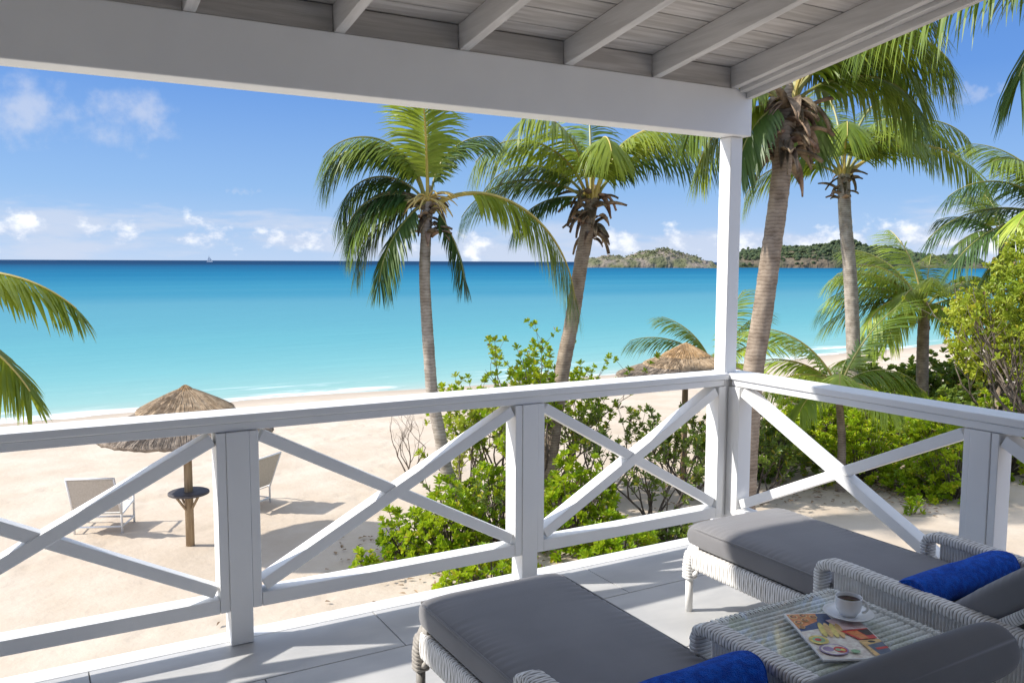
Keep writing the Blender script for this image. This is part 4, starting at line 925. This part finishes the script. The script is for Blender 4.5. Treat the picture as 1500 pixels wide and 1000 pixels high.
# palms at the right edge
palm([(1560, 640), (1558, 480), (1556, 330)], 17.0, .17, .14, 'coconut palm at the right edge with leaves reaching into view', TRUNK,
     [(182, 50, 2.6, 92, .75, 'd', dict(n=67)), (175, 22, 2.7, 72, .78, 'd', dict(n=67, hang=0.25)), (190, 5, 2.6, 62, .78, 'd', dict(n=67, hang=0.22)), (200, 68, 2.4, 90, .75, 'g', {}), (160, 74, 2.4, 70, .7, 'g', {}), (215, 30, 2.0, 85, .7, 'l', {}), (270, 60, 2, 90, .7, 'g', {}), (0, 50, 2.2, 90, .7, 'g', {}), (80, 70, 2.2, 80, .7, 'g', {}), (185, -15, 1.9, 50, .65, 'g', {})], hk=(8, .3), seed=8)
palm([(1462, 640), (1466, 480), (1468, 350)], 19.0, .09, .07, 'small palm with upright leaves among the trees at the right edge', TRUNKB,
     [(175, 38, 1.5, 60, .6, 'd', dict(n=52)), (185, 62, 1.3, 40, .55, 'l', dict(n=49, fwd=.7)), (10, 55, 1.3, 50, .5, 'l', dict(n=46)), (200, 15, 1.3, 60, .55, 'd', dict(n=49)), (350, 30, 1.3, 60, .5, 'l', {}), (90, 70, 1.3, 50, .5, 'g', {})], hk=None, seed=9)
# tall palm out of the picture whose leaves hang in at the upper right, and one beyond the left edge
palm([(1720, 900), (1700, 500), (1680, 150), (1662, -38)], 8.2, .15, .12, 'tall palm outside the right edge with leaves hanging below the eave', TRUNKB,
     [(184, 4, 2.75, 42, .86, 'g', dict(n=84, hang=.75)), (196, -22, 1.75, 48, .80, 'd', dict(n=66, hang=.7)), (176, 24, 2.6, 58, .8, 'd', dict(hang=.7)), (206, -40, 1.3, 40, .7, 'd', dict(hang=.6)), (270, 40, 2, 80, .7, 'g', {}), (0, 50, 2.2, 90, .7, 'g', {})], hk=(8, .3), seed=10)
palm([(-230, 1300), (-225, 800), (-215, 480)], 5.3, .11, .08, 'palm beyond the left edge with two leaf tips in view', TRUNK,
     [(2, 34, 1.44, 78, .36, 'y', dict(n=84, hang=.35)), (352, 4, 1.30, 62, .36, 'y', dict(n=80, hang=.35)), (180, 40, 1.6, 90, .4, 'g', {}), (250, 50, 1.4, 90, .4, 'g', {})], hk=(6, .22), seed=11)

# ------------------------------------------------------------------ shrubs
def leaf(mb, p, d, nrm, l, w, mi=0, fold=.25):
    d = unit(d); sd = unit(d.cross(nrm)); nn = sd.cross(d)
    tip = p+d*l-nn*l*.10
    a1, a2 = p+d*l*.45, p+d*l*.78
    mb.add([p, a1+sd*w*.42+nn*w*fold, a2+sd*w*.5+nn*w*fold, tip, a2-sd*w*.5+nn*w*fold, a1-sd*w*.42+nn*w*fold], [(0, 1, 2, 3), (0, 3, 4, 5)], mi)
def rosette(mb, p, ax, rr, n, l, w, spread=(.35, 1.15)):
    ax = unit(ax); u = unit(ax.orthogonal()); v = ax.cross(u); a0 = rr.uniform(0, 6.28)
    for k in range(n):
        a = a0+k*2.4; s = spread[0]+(spread[1]-spread[0])*k/max(1, n-1); o = u*math.cos(a)+v*math.sin(a)
        d = ax*math.cos(s)+o*math.sin(s); q_ = rr.random(); leaf(mb, p+o*.006-ax*.012*k/n, d+Vector((0, 0, -.05*s)), ax, l*rr.uniform(.6, 1.2), w*rr.uniform(.7, 1.2), 1 if q_ < .05 else (2 if q_ > .985 else 0))
def dome_shrub(base, rx, ry, h, n, lab, seed, m=SCAE, l=.105, w=.042, nl=11, cat='shrub', group='leafy beach shrubs', low=.0):
    rr = random.Random(seed); s = empty('leafy_shrub', base, lab, cat, group); mb = MB(); st = MB()
    for k in range(int(n*1.5)):
        a = rr.uniform(0, 6.283); z = rr.random()**.8; q = math.sqrt(max(0, 1-(z*.96)**2))
        lump = 1+.30*fbm((math.cos(a)*1.3*q, math.sin(a)*1.3*q, z*1.6+seed), 3)
        dep = 1-.42*rr.random()**2.2
        p = Vector((base.x+rx*q*math.cos(a)*lump*dep, base.y+ry*q*math.sin(a)*lump*dep, base.z+low+h*z*lump*dep+.03))
        out_ = Vector((q*math.cos(a), q*math.sin(a), z*1.0+.55)); out_ = unit(out_+Vector((rr.uniform(-.4, .4), rr.uniform(-.4, .4), rr.uniform(-.2, .3))))
        rosette(mb, p, out_, rr, nl, l*rr.uniform(.7, 1.1), w)
        if k % 3 == 0: 
            mid = Vector((base.x+(p.x-base.x)*.45, base.y+(p.y-base.y)*.45, base.z+(p.z-base.z)*.35))
            st.tube([(base.x+(p.x-base.x)*.12, base.y+(p.y-base.y)*.12, base.z-.05), mid, p], [.014, .010, .005], 5)
    mb.build('foliage', [m, YELL, DRYL], s); st.build('stems', BARK, s); return s
def woody_shrub(base, h, spread, lab, seed, m=SEAG, nmain=6, depth=4, l=.085, w=.04, nl=8, lean=(0, 0), leafp=.95, r0=.03, cat='shrub', group='woody beach shrubs', name='woody_shrub', upbias=.35, extra=2):
    rr = random.Random(seed); s = empty(name, base, lab, cat, group); mb = MB(); st = MB()
    def grow(p, d, ln, r_, lev):
        pts = [p]; q = p.copy(); rad = [r_]
        for j in range(4):
            d = unit(d+Vector((rr.uniform(-.28, .28), rr.uniform(-.28, .28), rr.uniform(-.12, .25)))); q = q+d*ln/4; pts.append(q.copy()); rad.append(r_*(1-.12*(j+1)))
        st.tube(pts, rad, 5, cap=False)
        if lev >= depth-1 or (lev >= depth-2 and rr.random() < .35):
            if rr.random() < leafp: rosette(mb, q, d, rr, nl, l*rr.uniform(.8, 1.2), w)
            for e in range(extra):
                if rr.random() < leafp*.8: pp = pts[2+e % 3]; rosette(mb, pp, unit(d+Vector((rr.uniform(-.8, .8), rr.uniform(-.8, .8), .3))), rr, max(4, nl-2), l*rr.uniform(.7, 1.1), w)
        if lev < depth:
            for k in range(rr.choice([2, 2, 3])):
                nd = unit(d+Vector((rr.uniform(-.85, .85), rr.uniform(-.85, .85), rr.uniform(-.25, .5+upbias))))
                grow(pts[-1] if k == 0 else pts[rr.randint(2, 4)], nd, ln*rr.uniform(.62, .86), r_*.55, lev+1)
    for k in range(nmain):
        a = 6.283*k/nmain+rr.uniform(-.4, .4); d = unit(Vector((math.cos(a)*spread+lean[0], math.sin(a)*spread+lean[1], 1)))
        grow(Vector(base)+Vector((math.cos(a)*.05, math.sin(a)*.05, -.08)), d, h*.42*rr.uniform(.8, 1.15), r0, 1)
    if mb.f: mb.build('foliage', [m, YELL, DRYL], s)
    st.build('branches', BARK, s); return s
def G(x, y): p = on_ground(x, y); p.z = -2.52; return p
# bright low shrubs, left to right
dome_shrub(G(598, 815), .42, .40, .62, 70, 'small bright green shrub at the sandy edge of the planting', 11)
dome_shrub(G(660, 820), .62, .60, 1.05, 190, 'bright green shrub at the foot of the leaning palm', 12)
dome_shrub(G(735, 790), .60, .60, 1.15, 150, 'yellow-green shrub behind the middle railing post', 13)
dome_shrub(G(845, 800), .66, .66, 1.30, 230, 'largest bright green shrub right of the middle railing post', 14)
dome_shrub(G(905, 828), .55, .55, .62, 120, 'low bright shrub under the bottom rail right of the middle post', 15)
dome_shrub(G(720, 860), .75, .40, .45, 110, 'low green shrub at the deck edge behind the nearest lounger', 16, l=.095)
dome_shrub(G(534, 838), .16, .16, .30, 14, 'single tuft of green leaves alone on the sand', 17, nl=9)
dome_shrub(G(980, 800), .45, .4, .40, 60, 'sparse low shrub in front of the corner post', 18, SEAG)
dome_shrub(G(1130, 695), .80, .8, 1.15, 190, 'dull green shrub just right of the corner post', 19, SEAG, l=.12)
dome_shrub(G(1200, 655), 1.2, 1.1, 1.15, 300, 'broad bright shrub under the palm sapling', 20, SCAE, l=.12)
dome_shrub(G(1300, 668), 1.2, 1.1, 1.35, 330, 'broad bright shrub in the middle of the right railing panel', 21, SCAE, l=.12)
dome_shrub(G(1380, 690), 1.0, 1.0, 1.35, 280, 'bright shrub behind the right railing post', 22, SCAE, l=.12)
dome_shrub(G(1255, 700), .95, .8, 1.0, 230, 'bright shrub under the crossing of the right railing braces', 27, SCAE, l=.11)
dome_shrub(G(1395, 728), .85, .7, 1.1, 220, 'dense bright shrub low behind the right railing post', 28, SCAE, l=.11)
dome_shrub(G(1160, 672), .9, .8, 1.0, 200, 'green shrub between the thick trunk and the sapling', 29, SCAE, l=.11)
dome_shrub(G(1345, 722), .5, .5, .5, 70, 'low bright shrub at the shaded sand edge', 23, SCAE, l=.11)
dome_shrub(G(1470, 690), 1.2, 1.0, 1.5, 260, 'bright shrub at the right edge behind the rail', 24, SCAE, l=.12)
dome_shrub(G(1336, 752), .14, .14, .26, 12, 'tiny tuft of leaves on the bare sand by the right railing', 25, SCAE, nl=8)
dome_shrub(G(1205, 712), .12, .12, .20, 9, 'tiny sprout on the sand below the right railing brace', 26, SCAE, nl=7)
# sea-grape hedge further off
for i, (x, y, r_, h, lab) in enumerate([(1215, 612, 1.3, 1.5, 'dark round-leaved hedge shrub left of the young palm'), (1300, 606, 1.5, 1.7, 'dark round-leaved hedge shrub under the young palm'),
                                     (1390, 612, 1.6, 2.0, 'round-leaved hedge shrub right of the young palm'), (1480, 620, 1.7, 2.1, 'round-leaved hedge shrub at the right edge'), (1440, 648, 1.3, 1.6, 'round-leaved hedge shrub at the foot of the small-leaved tree')]):
    dome_shrub(G(x, y), r_, r_, h*.8, 260, lab, 40+i, SEAG, l=.17, w=.125, nl=7, group='round-leaved hedge')
# woody shrubs
woody_shrub(G(742, 748), 2.55, .42, 'tall leafy shrub rising above the front railing by the middle post', 61, SCAE, 9, 4, l=.092, w=.05, nl=8, r0=.032, extra=3)
woody_shrub(G(805, 720), 2.6, .36, 'tall leafy shrub with its tip against the second palm trunk', 62, SCAE, 8, 4, l=.088, w=.048, nl=8, r0=.03, lean=(.1, 0), extra=3)
woody_shrub(G(690, 742), 2.0, .45, 'leafy shrub left of the middle post in front of the sea', 63, OLIV, 6, 4, l=.10, w=.05, nl=8)
woody_shrub(G(880, 735), 1.6, .6, 'open shrub with brown branches seen through the middle railing panel', 64, SEAG, 6, 4, l=.10, w=.045, leafp=.6)
woody_shrub(G(960, 775), 1.45, .7, 'sparse shrub with bare dark branches left of the corner post', 65, SEAG, 6, 4, l=.10, w=.04, leafp=.5, extra=1)
woody_shrub(G(1010, 730), 1.5, .6, 'leafy open shrub between the umbrella and the corner post', 66, SEAG, 7, 4, l=.10, w=.045, leafp=.75)
woody_shrub(G(1110, 735), 1.25, .6, 'twiggy shrub at the foot of the thick palm trunk', 67, SEAG, 7, 4, l=.09, w=.04, leafp=.7)
woody_shrub(G(600, 690), 1.35, .5, 'leafless grey twigs standing left of the leaning palm', 68, SEAG, 4, 4, leafp=0, r0=.018, extra=0)
woody_shrub(G(700, 800), 1.3, .7, 'brown twiggy shrub inside the bright planting', 69, SEAG, 5, 4, leafp=.35, l=.08)
# small-leaved trees at the right
def small_tree(base, h, lab, seed, m, rx, rz, cz, n=1500, l=.075, w=.04, dx=0):
    rr = random.Random(seed); t = empty('broadleaf_tree', base, lab, 'tree', 'small-leaved trees'); tr = MB(); mb = MB()
    def limb(p, d, ln, r_, lev):
        pts = [p]; q = p.copy(); rad = [r_]
        for j in range(4): d = unit(d+Vector((rr.uniform(-.25, .25), rr.uniform(-.25, .25), rr.uniform(-.05, .2)))); q = q+d*ln/4; pts.append(q.copy()); rad.append(r_*(1-.14*(j+1)))
        tr.tube(pts, rad, 6, cap=False)
        if lev < 4:
            for k in range(3): limb(pts[rr.randint(2, 4)], unit(d+Vector((rr.uniform(-.9, .9), rr.uniform(-.9, .9), rr.uniform(-.2, .6)))), ln*rr.uniform(.55, .8), r_*.5, lev+1)
        else: ends.append((q, d))
    ends = []
    for k in range(3): limb(Vector(base)+Vector((.06*k, .04*k, -.1)), unit(Vector((rr.uniform(-.25, .25)+dx, rr.uniform(-.25, .25), 1))), h*.45, .075, 1)
    for k in range(n):
        a = rr.uniform(0, 6.283); z = rr.uniform(-1, 1); q = math.sqrt(1-z*z); rd = rr.random()**.45
        p = Vector((base.x+dx*h*.6+rx*q*math.cos(a)*rd, base.y+rx*q*math.sin(a)*rd, base.z+cz+rz*z*rd))
        if fbm((p.x*1.1, p.y*1.1, p.z*1.1+seed), 3) < -.10: continue
        rosette(mb, p, Vector((rr.uniform(-1, 1), rr.uniform(-1, 1), rr.uniform(-.1, 1))), rr, 7, l*rr.uniform(.7, 1.3), w, (.3, 1.4))
    for q, d in ends: rosette(mb, q, d, rr, 9, l*1.2, w)
    mb.build('crown', [m, YELL, DRYL], t); tr.build('trunk', BARK, t, smooth=True); return t
b_ = G(1452, 670); small_tree(b_, 3.6, 'small-leaved olive green tree with a dark trunk at the right', 81, OLIV, 1.05, 1.35, 2.9, 2600, l=.085, w=.05)
b_ = at(1548, 600, 15.5); b_.z = -2.52; small_tree(b_, 4.2, 'yellow-green tree cut by the right edge', 82, OLIV, 1.15, 1.5, 3.7, 2600, l=.10, w=.055)

# dry leaves and bits lying on the sand round the planting
rr = random.Random(77); mb = MB()
spots = [(640, 830, 150, 1.3), (560, 800, 30, .8), (740, 840, 60, 1.0), (860, 780, 60, 1.2), (960, 770, 90, 1.2), (1060, 730, 90, 1.4), (1160, 720, 120, 1.1), (1290, 715, 220, .9), (1330, 735, 80, .7), (480, 870, 8, 2.0), (1000, 690, 60, 1.5)]
for (x, y, n, sp) in spots:
    c = on_ground(x, y)
    for k in range(n):
        p = Vector((c.x+rr.gauss(0, sp*.5), c.y+rr.gauss(0, sp*.5), 0)); p.z = ground_z(p.x, p.y)+.035
        if p.y < .6 and p.x < .6: continue
        a = rr.uniform(0, 6.28); leaf(mb, p, Vector((math.cos(a), math.sin(a), rr.uniform(-.1, .35))), Vector((rr.uniform(-.4, .4), rr.uniform(-.4, .4), 1)), rr.uniform(.05, .12), rr.uniform(.025, .05), 0, .15)
tag(mb.build('leaf_litter', DRYL), 'dry brown leaves scattered on the sand round the shrubs', 'leaves', kind='stuff')
